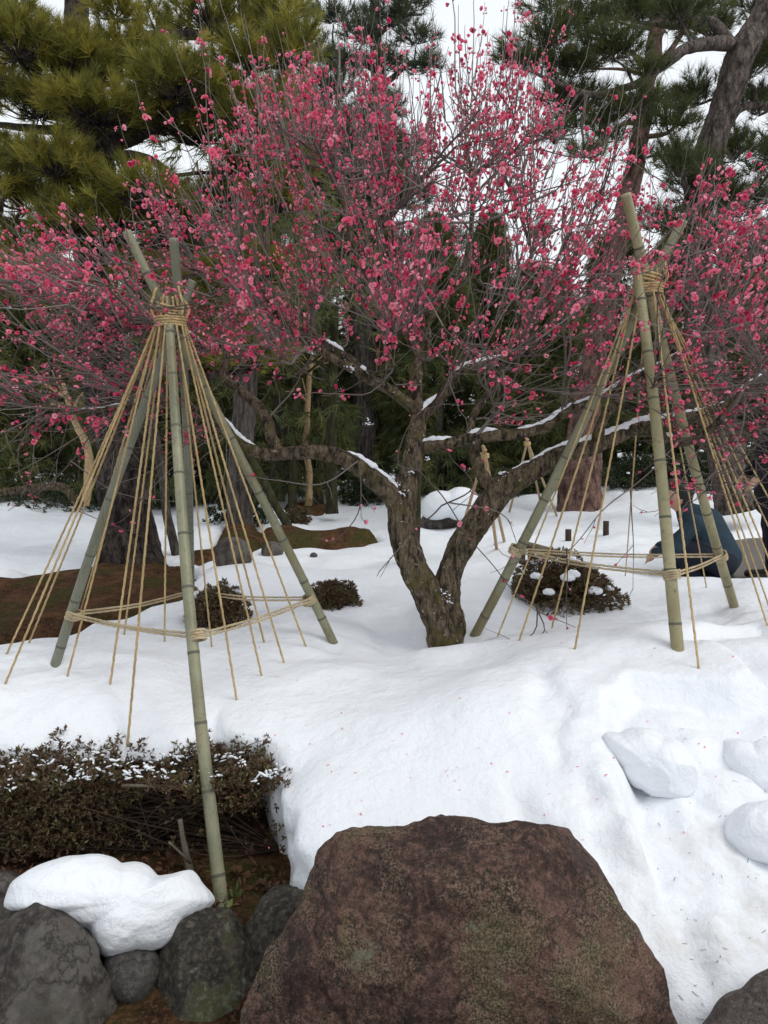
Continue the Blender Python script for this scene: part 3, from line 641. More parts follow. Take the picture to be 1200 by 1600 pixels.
# growth of branches towards points inside the crown
NP = []; NR = []; ND = []
def addn(P):
    T = nrm(np.gradient(P[:, :3], axis=0)); NP.append(P[:, :3]); NR.append(P[:, 3]); ND.append(T)
for k, P in limbs.items():
    P = P.copy(); P = P[P[:, 2] > at(650, 745, TD)[2]-.0] if k in ('trunk', 'fork', 'a') else P
    addn(P)
CROWN = np.array([(-260, 330), (0, 320), (60, 340), (190, 320), (290, 250), (370, 130), (470, 75), (560, 55), (650, 140), (730, 70), (790, 70), (850, 160), (950, 160), (1040, 280), (1120, 270), (1200, 250), (1420, 300), (1430, 640), (1200, 690), (1080, 700), (950, 640), (800, 690), (700, 680), (560, 650), (440, 640), (300, 590), (150, 670), (0, 650), (-240, 640)], float)
def in_crown(p): return poly_sdf(p[:, 0], p[:, 1], CROWN)
def targets(n, margin, dspread, power=1.0):
    out = []
    while len(out) < n:
        p = np.column_stack([rng.uniform(-260, 1430, 4*n), rng.uniform(40, 700, 4*n)]); s = in_crown(p)
        keep = s > margin
        dens = np.exp(-((p[:, 0]-640)/420)**2*.7)*.75+.45
        dens *= np.where((p[:, 1] > 560) & (p[:, 0] > 350) & (p[:, 0] < 900), .45, 1)
        p = p[keep & (rng.random(4*n) < dens)]; s = in_crown(p)
        for q, e in zip(p, s):
            w = min(1, (e+30)/160); dd = rng.uniform(-1, 1)*dspread*w
            out.append(at(q[0], q[1], TD-.12+dd))
            if len(out) >= n: break
    return np.array(out)
twig_parts = []; twig_var = []
def put(P, sides, v):
    V, F = tube(P, sides, cap=False); twig_parts.append((V, F)); twig_var.append(np.full(len(V), v, np.float32))
def branch_to(tg, rcap, rmin, rend, wob, sides, c=.55, up=.25):
    A = np.vstack(NP); r = np.concatenate(NR); D = np.vstack(ND)
    v = tg-A; L = np.linalg.norm(v, axis=1)+1e-6; cosang = (v*D).sum(1)/L
    cost = L*(1.25-.45*cosang)+.25*np.maximum(0, A[:, 2]-tg[2]); cost[(r < rmin) | (L < .06)] = 1e9
    i = np.argmin(cost); p, L = A[i], L[i]
    if cost[i] > 1e8: return
    t0 = nrm(D[i]*.8+nrm(tg-p)*.7); t1 = nrm(nrm(tg-p)+np.array([0, 0, up]))
    s = np.linspace(0, 1, max(4, int(L/.05)))[:, None]; c1, c2 = p+t0*L*.35, tg-t1*L*.3
    B = (1-s)**3*p+3*(1-s)**2*s*c1+3*(1-s)*s*s*c2+s**3*tg
    B = B+wob*np.stack([vnoise(B, 4, 41), vnoise(B, 4, 42), vnoise(B, 4, 43)], 1)*np.sin(s*math.pi/2)
    r0 = min(rcap, r[i]*.72, .004+.014*L); P = np.column_stack([B, r0+(rend-r0)*s[:, 0]**.8])
    put(P, sides, random.random()*.5+.1); addn(P); return P
T1 = targets(150, 50, 1.0); T1 = T1[np.argsort(np.linalg.norm(T1-at(650, 620, TD), axis=1))]
B1 = [branch_to(tg, .018, .009, .005, .06, 6) for tg in T1]
T2 = targets(640, 20, 1.15); T2 = T2[np.argsort(np.linalg.norm(T2-at(650, 600, TD), axis=1))]
for tg in T2: branch_to(tg, .0085, .0044, .0027, .04, 4, up=.35)
n2 = sum(len(a) for a in NP)
# long straight shoots
A = np.vstack(NP); r = np.concatenate(NR); D = np.vstack(ND); cand = np.where((r < .010))[0]
cen = at(650, 660, TD); shoots = []
def shoot(p, d, L, r0, v, n=7, sides=3, curve=.05):
    s = np.linspace(0, 1, n)[:, None]; side = nrm(np.cross(d, rng.standard_normal(3)))
    B = p+d*L*s+side*curve*L*np.sin(s*2.2)+np.array([0, 0, 1.0])*.04*L*s*s+.006*rng.standard_normal((n, 3))*s
    P = np.column_stack([B, r0+(.0012-r0)*s[:, 0]]); put(P, sides, v); return P
def crown_px(p):
    rel = p-np.array([0, 0, CAM_H]); zc = rel[1]*CP-rel[2]*SP
    return 600+FPX*rel[0]/zc, 800-FPX*(rel[1]*SP+rel[2]*CP)/zc
cnt = 0
for i in rng.permutation(cand):
    if cnt >= 1650: break
    p = A[i]; x, y = crown_px(p)
    low = y > 560
    if low and rng.random() < .35: continue
    o = nrm(p-cen); d = nrm(o*.75+np.array([0, 0, .55 if not low else .1])+D[i]*.45+.28*rng.standard_normal(3))
    L = .20+.42*rng.random()**1.4
    if y < 320 and abs(x-640) < 330 and rng.random() < .5: d = nrm(o*.6+np.array([0, 0, 1.0])+.3*rng.standard_normal(3)); L *= 1.15
    e = np.array(crown_px(p+d*L))
    if poly_sdf(e[:1], e[1:], CROWN)[0] < -25 and rng.random() < .85: continue
    shoots.append((shoot(p, d, L, .0028+.0018*rng.random(), .35+.6*rng.random()), low)); cnt += 1
# bare twigs without flowers, and long straight shoots over the top
for i in rng.choice(cand, 620):
    p = A[i]; o = nrm(p-cen); shoot(p, nrm(o*.5+D[i]*.6+.6*rng.standard_normal(3)), .15+.4*rng.random(), .0026, .3+.5*rng.random(), n=8, curve=.12)
for _ in range(46):
    x, y = rng.uniform(300, 900), rng.uniform(150, 330); p = at(x, y, TD-.1+rng.uniform(-.5, .5)); k = np.argmin(np.linalg.norm(A-p, axis=1)); o = nrm(A[k]-cen)
    shoots.append((shoot(A[k], nrm(o*.55+np.array([0, 0, .8])+.12*rng.standard_normal(3)), rng.uniform(.4, .75), .0036, .5+.3*rng.random(), n=10, sides=4, curve=.02), False))
# the tall bare water sprouts and the low trailing twigs the photograph shows
for (x0, y0, x1, y1, dd) in [(790, 420, 792, 15, -.1), (690, 330, 728, 60, -.2), (700, 330, 765, 60, 0), (800, 330, 905, 5, .1), (775, 300, 880, 20, 0), (330, 300, 303, 0, -.3), (345, 330, 262, 170, -.3), (560, 250, 565, 40, -.2), (540, 300, 470, 60, -.2), (510, 330, 380, 95, -.3), (450, 330, 330, 85, -.3), (620, 300, 575, 40, 0),
                          (860, 350, 968, 140, -.1), (905, 400, 962, 150, -.2), (1010, 430, 1020, 270, .2), (760, 350, 700, 110, .1), (640, 320, 650, 110, -.2), (1090, 420, 1095, 240, 0), (1150, 420, 1190, 240, 0), (220, 420, 205, 300, -.3), (110, 440, 105, 320, -.3), (60, 450, 5, 310, -.3), (730, 300, 680, 65, 0), (1180, 400, 1130, 300, .1)]:
    p, q = at(x0, y0, TD-.1+dd), at(x1, y1, TD-.1+dd); L = np.linalg.norm(q-p)
    shoots.append((shoot(p, nrm(q-p), L*.97, .0042, .45+.3*rng.random(), n=12, sides=4, curve=.02), False))
low_tw = []
for rows in [[(652, 690, -.2), (655, 730, -.32), (700, 785, -.36), (745, 845, -.36), (790, 910, -.34), (840, 950, -.3), (905, 985, -.28)], [(655, 735, -.32), (620, 725, -.35), (625, 690, -.36), (652, 650, -.34), (690, 630, -.3)],
             [(690, 790, -.36), (655, 830, -.38), (622, 868, -.4), (590, 895, -.42), (585, 902, -.42)], [(690, 790, -.36), (740, 760, -.37), (710, 720, -.38), (690, 690, -.38)], [(840, 950, -.3), (832, 990, -.3), (780, 1012, -.3)], [(838, 950, -.3), (850, 985, -.3), (820, 1010, -.3)],
             [(560, 720, -.3), (500, 755, -.34), (440, 748, -.36), (380, 740, -.4)], [(560, 720, -.3), (565, 790, -.36), (545, 830, -.36), (520, 850, -.36)], [(1060, 690, -.2), (990, 760, -.3), (940, 800, -.32), (880, 865, -.34), (800, 870, -.36), (770, 848, -.36)],
             [(985, 765, -.3), (990, 840, -.3), (995, 918, -.3)], [(885, 860, -.34), (888, 930, -.34), (887, 990, -.34)], [(1110, 670, -.3), (1080, 740, -.4), (1040, 790, -.45), (1000, 800, -.46)], [(200, 650, -.3), (250, 720, -.3), (210, 800, -.34), (170, 820, -.34)],
             [(170, 640, -.3), (110, 720, -.3), (60, 770, -.3), (10, 800, -.3)], [(110, 720, -.3), (180, 770, -.35), (300, 790, -.38)], [(90, 640, -.3), (30, 700, -.35), (50, 770, -.3), (130, 800, -.3), (200, 830, -.3)], [(700, 785, -.36), (780, 800, -.38), (800, 840, -.4)],
             [(1160, 610, -.4), (1150, 700, -.5), (1100, 760, -.5), (1060, 800, -.5)], [(1190, 690, -.5), (1120, 740, -.5), (1050, 720, -.5), (990, 740, -.48)], [(1230, 700, -.4), (1180, 760, -.5), (1120, 770, -.5), (1040, 765, -.5)]]:
    P = path([list(at(x, y, TD+d))+[.0042-.0028*i/(len(rows)-1)] for i, (x, y, d) in enumerate(rows)], .04, .03, len(rows)); put(P, 4, .5*rng.random()+.1); low_tw.append(P)
    for _ in range(3):
        k = rng.integers(len(P)//3, len(P)); d = nrm(nrm(P[k, :3]-P[max(0, k-2), :3])+.8*rng.standard_normal(3)+[0, 0, -.1]); low_tw.append(shoot(P[k, :3], d, .06+.12*rng.random(), .0022, .3+.4*rng.random(), n=5))
# second plum-like thicket of shoots on the low right limbs (bare, dark)
for _ in range(150):
    p = at(rng.uniform(1010, 1280), rng.uniform(560, 760), TD+rng.uniform(-.5, .6)); d = nrm(np.array([rng.uniform(-1, 1), rng.uniform(-.5, .5), rng.uniform(-.25, .5)]))
    P = shoot(p, d, .2+.35*rng.random(), .0038, .2*rng.random(), n=8, sides=4, curve=.16)
    if rng.random() < .5: shoots.append((P, True))
for key, k0, num, dn in (('a', .45, 80, -.05), ('b', .5, 60, .0), ('i', .3, 40, .0), ('f', .5, 30, .0), ('c', .6, 30, -.1), ('k', .3, 40, -.1)):
    P = limbs[key]
    for _ in range(num):
        i = rng.integers(int(k0*len(P)), len(P)); sg = -1 if key in 'abif' else 1
        d = nrm(np.array([sg*rng.uniform(.1, 1), rng.uniform(-.8, .5), rng.uniform(-.55, .5)+dn])); Q = shoot(P[i, :3], d, .25+.45*rng.random(), .0034, .2+.5*rng.random(), n=9, sides=4, curve=.12); shoots.append((Q, True))
        for _ in range(2):
            m = rng.integers(3, 8); shoot(Q[m, :3], nrm(d+.9*rng.standard_normal(3)), .06+.16*rng.random(), .0022, .2+.6*rng.random(), n=5)
# blossoms sit in clusters along the shoots
bl = []; bud = []
for P, low in shoots:
    n = len(P); L = np.linalg.norm(P[-1, :3]-P[0, :3]); x, y = crown_px(P[n//2, :3])
    prob = (.9 if y < 560 else .6); s = rng.uniform(.05, .4)
    if rng.random() > prob: continue
    dens = rng.uniform(.25, 1.4)
    while s < 1:
        k = s*(n-1); i = min(int(k), n-2); p = P[i, :3]+(P[i+1, :3]-P[i, :3])*(k-i); ax = nrm(P[i+1, :3]-P[i, :3])
        top = s > .72 and L > .3
        for _ in range(rng.integers(1, 5)):
            e = nrm(np.cross(ax, rng.standard_normal(3))); q = p+e*.012+ax*rng.normal(0, .008)
            if rng.random() < (.58 if not top else .3): bl.append((q+e*.006, nrm(e+ax*.3+.35*rng.standard_normal(3))))
            else: bud.append((q, nrm(e+ax*.6)))
        s += rng.exponential(.080/ dens / max(L, .15))*.85+.012/L
for P in low_tw:
    n = len(P)
    for i in range(n//3, n-1):
        if rng.random() < .16:
            e = nrm(rng.standard_normal(3)); q = P[i, :3]+e*.01
            (bl if rng.random() < .45 else bud).append((q, e))
for tg in T2[rng.permutation(len(T2))[:240]]:
    for _ in range(rng.integers(1, 3)): bl.append((tg+.02*rng.standard_normal(3), nrm(rng.standard_normal(3))))
def blossom_geo(openness, sc, seed):
    rg = np.random.default_rng(seed); V = []; F = []; M = []
    for ring, (n, r, tilt, z) in enumerate([(5, 1.0, openness, 0), (5, .8, openness*.72, .06), (4, .52, openness*.45, .1)]):
        for k in range(n):
            a = 2*math.pi*(k+.5*ring+rg.normal(0, .08))/n; t = tilt+rg.normal(0, .1); w = .62*r
            def q(u, s, cup): # along petal, sideways
                rad = math.sin(t)*u*r; zz = z+math.cos(t)*u*r+cup; return [rad*math.cos(a)-s*math.sin(a), rad*math.sin(a)+s*math.cos(a), zz]
            b = len(V); V += [q(.05, 0, 0), q(.5, -w*.85, .07), q(.55, 0, -.03), q(.5, w*.85, .07), q(.92, -w*.6, .10), q(1.05, 0, .02), q(.92, w*.6, .10)]
            F += [(b, b+2, b+1), (b, b+3, b+2), (b+1, b+2, b+4), (b+2, b+5, b+4), (b+2, b+6, b+5), (b+2, b+3, b+6)]; M += [0]*6
    b = len(V); V += [[.16*math.cos(x), .16*math.sin(x), .34] for x in np.arange(5)*1.2566]+[[0, 0, .1]]
    F += [(b+k, b+(k+1) % 5, b+5) for k in range(5)]; M += [2]*5
    b = len(V); V += [[.3*math.cos(x), .3*math.sin(x), .02] for x in np.arange(5)*1.2566]+[[0, 0, -.28]]
    F += [(b+(k+1) % 5, b+k, b+5) for k in range(5)]; M += [1]*5
    return np.array(V)*sc, np.array(F), np.array(M)
def bud_geo(sc):
    V = []; n = 6; prof = [(-.5, .12, 1), (-.35, .32, 1), (0, .55, 0), (.4, .5, 0), (.75, .22, 0)]
    for z, r, _ in prof: V += [[r*math.cos(k*math.pi/3), r*math.sin(k*math.pi/3), z] for k in range(n)]
    V.append([0, 0, .85]); F = []; M = []
    for a in range(4):
        for k in range(n):
            i, j = a*n+k, a*n+(k+1) % n; F += [(i, j, j+n), (i, j+n, i+n)]; M += [1 if a < 1 else 0]*2
    F += [(24+k, 24+(k+1) % n, 30) for k in range(n)]; M += [0]*n
    return np.array(V)*sc, np.array(F), np.array(M)
def rot_to(d):
    z = nrm(d); x = nrm(np.cross(z, rng.standard_normal(3))); return np.column_stack([x, np.cross(z, x), z])
VARI = [blossom_geo(o, .0158, i) for i, o in enumerate([1.15, .95, .8, .6, 1.0, .45])]
bl_me = [mesh('blossom', V, F, [MAT['petal'], MAT['calyx'], MAT['stamen']], mi=M) for V, F, M in VARI]
bl.sort(key=lambda b: (b[0]-np.array([0, 0, CAM_H])) @ np.array([0, CP, -SP]))
inview = [b for b in bl if -10 < crown_px(b[0])[0] < 1210 and crown_px(b[0])[1] > -10]
iv = set(id(b) for b in inview[:300]); print('blossoms', len(bl), 'in view', len(inview), 'buds', len(bud))
Vs, Fs, Ms, vv, o = [], [], [], [], 0
from mathutils import Matrix
for b in bl:
    k = rng.choice(6, p=[.2, .22, .2, .15, .13, .10]); Rm = rot_to(b[1]); sc = rng.uniform(.68, 1.16)
    if id(b) in iv:
        q = bpy.data.objects.new('blossom', bl_me[k]); COL.objects.link(q); q.parent = plum
        q.matrix_basis = Matrix.LocRotScale(Vector(b[0]-TREE), Matrix(Rm.tolist()).to_quaternion(), Vector((sc, sc, sc)))
        continue
    V, F, M = VARI[k]; Vs.append((V*sc)@Rm.T+b[0]); Fs.append(F+o); Ms.append(M); vv.append(np.full(len(V), rng.random(), np.float32)); o += len(V)
BV, BF, BM = bud_geo(.0105)
for q, d in bud:
    Rm = rot_to(d); Vs.append((BV*rng.uniform(.6, 1.15))@Rm.T+q); Fs.append(BF+o); Ms.append(BM); vv.append(np.full(len(BV), rng.random()*.6, np.float32)); o += len(BV)
ob('blossom_mass', mesh('blossom_mass', np.vstack(Vs), np.vstack(Fs), [MAT['petal'], MAT['calyx'], MAT['stamen']], mi=np.concatenate(Ms), var=np.concatenate(vv)), plum, kind='stuff')
V, F = join(twig_parts); ob('twigs', mesh('twigs', V, F, MAT['twig'], var=np.concatenate(twig_var)), plum, kind='stuff')
# snow lying along the tops of the limbs
parts = []
def snow_strip(P, thr=-.1, w=.62, seed=0, zmax=.8):
    T = nrm(np.gradient(P[:, :3], axis=0)); nz = vnoise(P[:, :3], 5, 70+seed)+.35*vnoise(P[:, :3], 15, 71+seed)
    good = (abs(T[:, 2]) < zmax) & (nz > thr) & (P[:, 3] > .012); i = 0
    while i < len(P):
        if good[i]:
            j = i
            while j+1 < len(P) and good[j+1]: j += 1
            if j-i >= 2:
                Q = P[i:j+1].copy(); t = np.linspace(0, 1, len(Q)); tap = np.sqrt(np.clip(np.sin(t*math.pi), 0, 1))
                up = nrm(np.array([0, 0, 1.0])-T[i:j+1]*T[i:j+1, 2:3]); Q[:, :3] += up*(Q[:, 3:4]*.84)
                Q[:, 3] = np.maximum(.004, np.minimum(Q[:, 3]*w, .022)*(.3+.7*tap)*(1+.3*nz[i:j+1])); parts.append(tube(path(Q, .012), 10, .75, 38, 5))
            i = j+1
        else: i += 1
for k, th in (('a', -.35), ('c', -.35), ('e', .0), ('f', .1), ('b', .15), ('d', -.1), ('i', .2), ('k', -.1)): snow_strip(limbs[k], th, seed=ord(k))
for q in B1:
    if q is not None and crown_px(q[len(q)//2, :3])[1] > 480: snow_strip(np.column_stack([q[:, :3], q[:, 3]*1.0+.003]), .05, w=.7, seed=2)
Pf = limbs['fork']; snow_strip(Pf[len(Pf)*3//10:], -.3, seed=3, zmax=.86)
for x, y, d, rr in [(618, 752, -.08, .03), (640, 740, -.06, .02), (632, 770, -.09, .018), (693, 925, -.05, .022), (698, 935, -.05, .016), (668, 715, -.04, .014), (780, 742, -.08, .025), (575, 660, -.1, .018), (545, 575, -.2, .018), (700, 940, -.07, .012)]:
    for _ in range(9):
        c = at(x, y, TD+d)+rng.standard_normal(3)*[rr*.9, .008, rr*.6]; q = rr*rng.uniform(.1, .38); e = rng.standard_normal(3)*q*.5
        parts.append(tube(np.array([[*(c-[q, 0, 0]-e), q*.2], [*(c-[.4*q, 0, 0]-e*.4), q*.6], [*(c+[.4*q, 0, 0]+e*.4), q*.55], [*(c+[q, 0, 0]+e), q*.2]]), 7, .7, 70, 8))
tmesh_ob = ob('branch_snow', tmesh('branch_snow', parts, MAT['snow']), kind='stuff', label='thin strips of white snow lying on the plum limbs')
# fallen petals and needle litter on the snow
Vp, Fp = [], []
for _ in range(110):
    x, y = rng.uniform(330, 1200), rng.uniform(1000, 1330); p = hit(x, y)+[0, 0, .004]; d = nrm(rng.standard_normal(3)*[1, 1, .4]); e = nrm(np.cross(d, [0, 0, 1])); s = rng.uniform(.002, .005)
    b = len(Vp); Vp += [p-d*s-e*s*.6, p+d*s-e*s*.6, p+d*s+e*s*.6, p-d*s+e*s*.6]; Fp.append((b, b+1, b+2, b+3))
ob('fallen_petals', mesh('fallen_petals', Vp, np.array(Fp), MAT['petal']), kind='stuff', label='scattered red petals fallen on the white snow')
Vp, Fp = [], []
for _ in range(90):
    x, y = rng.uniform(900, 1200), 1600-460*rng.random()**1.6
    if poly_sdf(np.array([x]), np.array([y]), [(930, 1140), (1200, 1100), (1200, 1600), (1080, 1600), (1020, 1470)])[0] < 0: continue
    p = hit(x, y)+[0, 0, .004]; d = nrm(rng.standard_normal(3)*[1, 1, .15]); e = nrm(np.cross(d, [0, 0, 1]))*.0008; s = rng.uniform(.003, .014)
    b = len(Vp); Vp += [p-d*s-e, p+d*s-e, p+d*s+e, p-d*s+e]; Fp.append((b, b+1, b+2, b+3))
ob('needle_litter', mesh('needle_litter', Vp, np.array(Fp), MAT['litter']), kind='stuff', label='brown pine needles littering the trodden snow at right')

# ------------------------------------------------------------------ hedge and shrubs
def whorls(C, AX, n, length, width, spread, m, name, parent, rg, sides2=True, fold=.3):
    """leaf rosettes: n bent two-quad leaves round every axis"""
    N = len(C); ax = np.repeat(nrm(AX), n, 0); c = np.repeat(C, n, 0); d = nrm(ax+spread*rg.standard_normal((N*n, 3)))
    L = length*rg.uniform(.6, 1.2, (N*n, 1)); w = nrm(np.cross(d, rg.standard_normal((N*n, 3))))*width*rg.uniform(.7, 1.2, (N*n, 1)); nn = nrm(np.cross(w, d))
    b = c+d*L*.08; mid = c+d*L*.55; t = c+d*L-nn*L*.15
    V = np.stack([b, mid-w+nn*fold*.5*width, mid, mid+w+nn*fold*.5*width, t], 1).reshape(-1, 3); k = np.arange(N*n)*5
    F = np.concatenate([np.stack([k, k+2, k+1], 1), np.stack([k, k+3, k+2], 1), np.stack([k+1, k+2, k+4], 1), np.stack([k+2, k+3, k+4], 1)])
    var = np.repeat(np.clip(np.repeat(rg.random(N), n)*.75+.25*rg.random(N*n), 0, .999), 5)
    return ob(name, mesh(name, V, F, m, var=var, smooth=False), parent)
def stems(C, roots, m, parent, rg, r=.004, name='stem', frac=1.0):
    parts = []
    for c in C[rg.random(len(C)) < frac]:
        k = roots[rg.integers(len(roots))]; mid = (c+k)/2+rg.standard_normal(3)*.04
        parts.append(tube(path([list(k)+[r], list(mid)+[r*.7], list(c)+[r*.4]], .06), 4, cap=False))
    return ob(name, tmesh(name, parts, m), parent, kind='stuff')
def hedge():
    rg = np.random.default_rng(5); root = thing('hedge', (-1.2, 2.55, 0), 'clipped brown leaved azalea hedge along the snow edge at lower left', 'hedge')
    C, A = [], []
    while len(C) < 10500:
        x = rg.uniform(-2.6, -.33); top = .372+.018*math.sin(x*9)+.016*math.sin(x*23)+.012*math.sin(x*51)-.05*max(0, min(1, (x+.55)/.22))
        z = rg.uniform(.03, top); y = 2.48+.40*rg.random()**1.7
        lowgap = x > -.98 and z < .26+.05*math.sin(x*14) and rg.random() < .93
        low = z < .06 and rg.random() < .6
        if lowgap or low: continue
        if z > .33: y = 2.44+.38*rg.random()
        y += .03*math.sin(x*11)+.04*max(0, .35-z)
        C.append((x, y, z)); A.append((rg.normal(0, .4), -.7+.4*(y-2.55), .35+1.6*max(0, z-top+.12)/.12))
    C = np.array(C); A = np.array(A)
    whorls(C, A, 9, .023, .0038, .85, MAT['azalea'], 'foliage', root, rg)
    roots = np.array([(x, 2.66+.05*rg.standard_normal(), .0) for x in np.linspace(-2.6, -.4, 16)])
    stems(C, roots, MAT['stem_dark'], root, rg, .004, 'stems', .05)
    for x0, x1, z in ((-1.33, -1.15, .325), (-.96, -.74, .325)):
        ob('rail', mesh('rail', *[(lambda t: (t[0], tris(t[1])))(tube(path([[x0, 2.475, z, .006], [x1, 2.485, z-.012, .006]], .05), 8, .1, 20))][0], MAT['wood_old']), root)
    V, F = tube(path([list(at(300, 1372, 2.56))+[.014], list(at(288, 1320, 2.57))+[.011], list(at(281, 1280, 2.58))+[.009]], .02), 8, .25, 30, 3); ob('stump', mesh('stump', V, tris(F), MAT['wood_old']), root)
    V, F = tube(path([list(at(298, 1348, 2.56))+[.006], list(at(264, 1316, 2.5))+[.004]], .02), 6, .2, 30, 3); ob('stump', mesh('stump', V, tris(F), MAT['wood_old']), root)
    # flecks of snow caught in the leaves
    parts = []
    T = C[(C[:, 2] > .31) & (C[:, 1] < 2.66)]; clump = rg.random((26, 1))*[1.9, 0, 0]+[-2.25, 2.55, .37]
    for _ in range(240):
        if rg.random() < .55: c = T[rg.integers(len(T))]+[0, -.015, .02]
        else:
            c = at(rg.uniform(120, 470), 0, 2.6); q = clump[rg.integers(26)]; c = np.array([min(-.36, q[0]+.05*rg.standard_normal()), 2.52+.05*rg.standard_normal(), .385+.02*rg.standard_normal()])
            c[2] -= .05*max(0, min(1, (c[0]+.55)/.22))
        for _ in range(rg.integers(2, 6)):
            e = c+rg.standard_normal(3)*[.012, .008, .007]; q = rg.uniform(.002, .009); t_ = rg.standard_normal(3)*q*.5
            parts.append(tube(np.array([[*(e-[q, 0, 0]-t_), q*.2], [*(e-[.4*q, 0, 0]-t_*.4), q*.6], [*(e+[.4*q, 0, 0]+t_*.4), q*.5], [*(e+[q, 0, 0]+t_), q*.2]]), 6, .8, 150, 3))
    ob('leaf_snow', tmesh('leaf_snow', parts, MAT['snow']), kind='stuff', label='crumbs of white snow caught in the top of the azalea hedge')
hedge()
# leaf litter and sprigs in the hollow under the hedge
rg = np.random.default_rng(9); C = np.column_stack([rg.uniform(-1.9, -.36, 420), rg.uniform(2.25, 2.75, 420), np.zeros(420)]); C[:, 2] = soilz(C[:, 0], C[:, 1])+.008
whorls(C, np.tile([0, -.2, .35], (420, 1)), 3, .035, .008, 1.2, MAT['leaf_dead'], 'dead_leaves', None, rg); tag(bpy.data.objects['dead_leaves'], 'brown dead leaves lying in the hollow under the hedge', kind='stuff')
for px, py, col, lab in ((378, 1365, 'leaf_dead', 'upright rust coloured dead leaf sprig right of the bamboo pole base'), (405, 1352, 'rock_grey', None), (365, 1402, 'leaf_live', 'tiny green seedling beside the bamboo pole base')):
    if lab is None: continue
    c = at_z(px, py, .02); o = whorls(np.array([c]), np.array([[0, -.2, 1.0]]), 5, .06, .013, .45, MAT[col], 'seedling', None, rg); tag(o, lab, 'seedling')
def shrub(px, py, wpx, hpx, m, label, n, seed, leaf=.028, snow=0, group=None, stem='stem_dark', flat=1.0):
    b = hit(px, py); d = b[1]/(CP+(800-py)/FPX*SP); w, h = wpx/FPX*d/2, hpx/FPX*d; rg = np.random.default_rng(seed)
    root = thing('shrub', b-[0, 0, .05], label, 'shrub', group); D = nrm(rg.standard_normal((n, 3))); D[:, 2] = abs(D[:, 2]); rad = 1-.55*rg.random(n)**2.2
    lum = 1+.25*vnoise(D, 2.2, seed); C = b+D*rad[:, None]*lum[:, None]*[w, w*.85*flat, h]+[0, w*.8, -.02]
    whorls(C, D+[0, 0, .35], 7, leaf, leaf*.17, .8, MAT[m], 'foliage', root, rg); stems(C, np.array([b+[rg.normal(0, .05), w*.8, -.05] for _ in range(6)]), MAT[stem], root, rg, .006, 'stems', .15)
    if snow:
        parts = []
        for _ in range(snow):
            e = nrm(np.array([rg.normal(), rg.normal()-.3, 1.2])); c = b+e*[w, w*.85, h]*1.0+[0, w*.8, 0]; s = rg.uniform(.015, .05)
            parts.append(tube(np.array([[c[0]-s, c[1], c[2], s*.3], [c[0]-.4*s, c[1], c[2]+.005, s*.6], [c[0]+.4*s, c[1], c[2], s*.6], [c[0]+s, c[1], c[2]-.005, s*.3]]), 8, .3, 30, 3))
        ob('shrub_snow', tmesh('shrub_snow', parts, MAT['snow']), kind='stuff', label='patches of snow on top of the '+label.split(' with ')[0])
    return root
shrub(519, 952, 78, 44, 'azalea', 'small round dark shrub in the snow right of the left tent pole', 1100, 101)
shrub(335, 985, 96, 66, 'azalea', 'dark rounded shrub standing inside the left rope tent', 1300, 102, snow=3)
shrub(897, 960, 176, 80, 'azalea', 'wide dark azalea with snow patches inside the right rope tent', 2600, 103, snow=14)
shrub(464, 818, 40, 24, 'azalea', 'low brown twiggy shrub behind the leaning mossy prop', 260, 104, leaf=.05)
shrub(372, 830, 110, 50, 'bush', 'dark broad leaved bush round the grey trunk behind the left tent', 420, 105, leaf=.07, snow=6)
shrub(80, 800, 200, 46, 'bush', 'low dark bush line at the far left edge of the snow', 700, 106, leaf=.09)
shrub(190, 795, 120, 40, 'bush', 'dark bush behind the left pine trunk', 420, 107, leaf=.09)
shrub(700, 775, 160, 60, 'bush', 'dark clipped bush beyond the snow capped stone', 700, 108, leaf=.09)
shrub(850, 772, 120, 50, 'bush', 'dark bush left of the red pine trunk far behind', 500, 109, leaf=.09, snow=4)
shrub(575, 790, 90, 40, 'bush', 'small dark bush behind the left plum trunk', 360, 110, leaf=.08, snow=4)
shrub(300, 790, 120, 60, 'bush', 'dark evergreen bush behind the left tent apex pole', 460, 111, leaf=.09, snow=4)
shrub(1150, 770, 180, 70, 'bush', 'dark bush on the snow slope above the gravel path', 800, 112, leaf=.09, snow=16)
shrub(1020, 765, 120, 50, 'bush', 'dark bush on the snow slope behind the right tent', 560, 113, leaf=.09, snow=12)

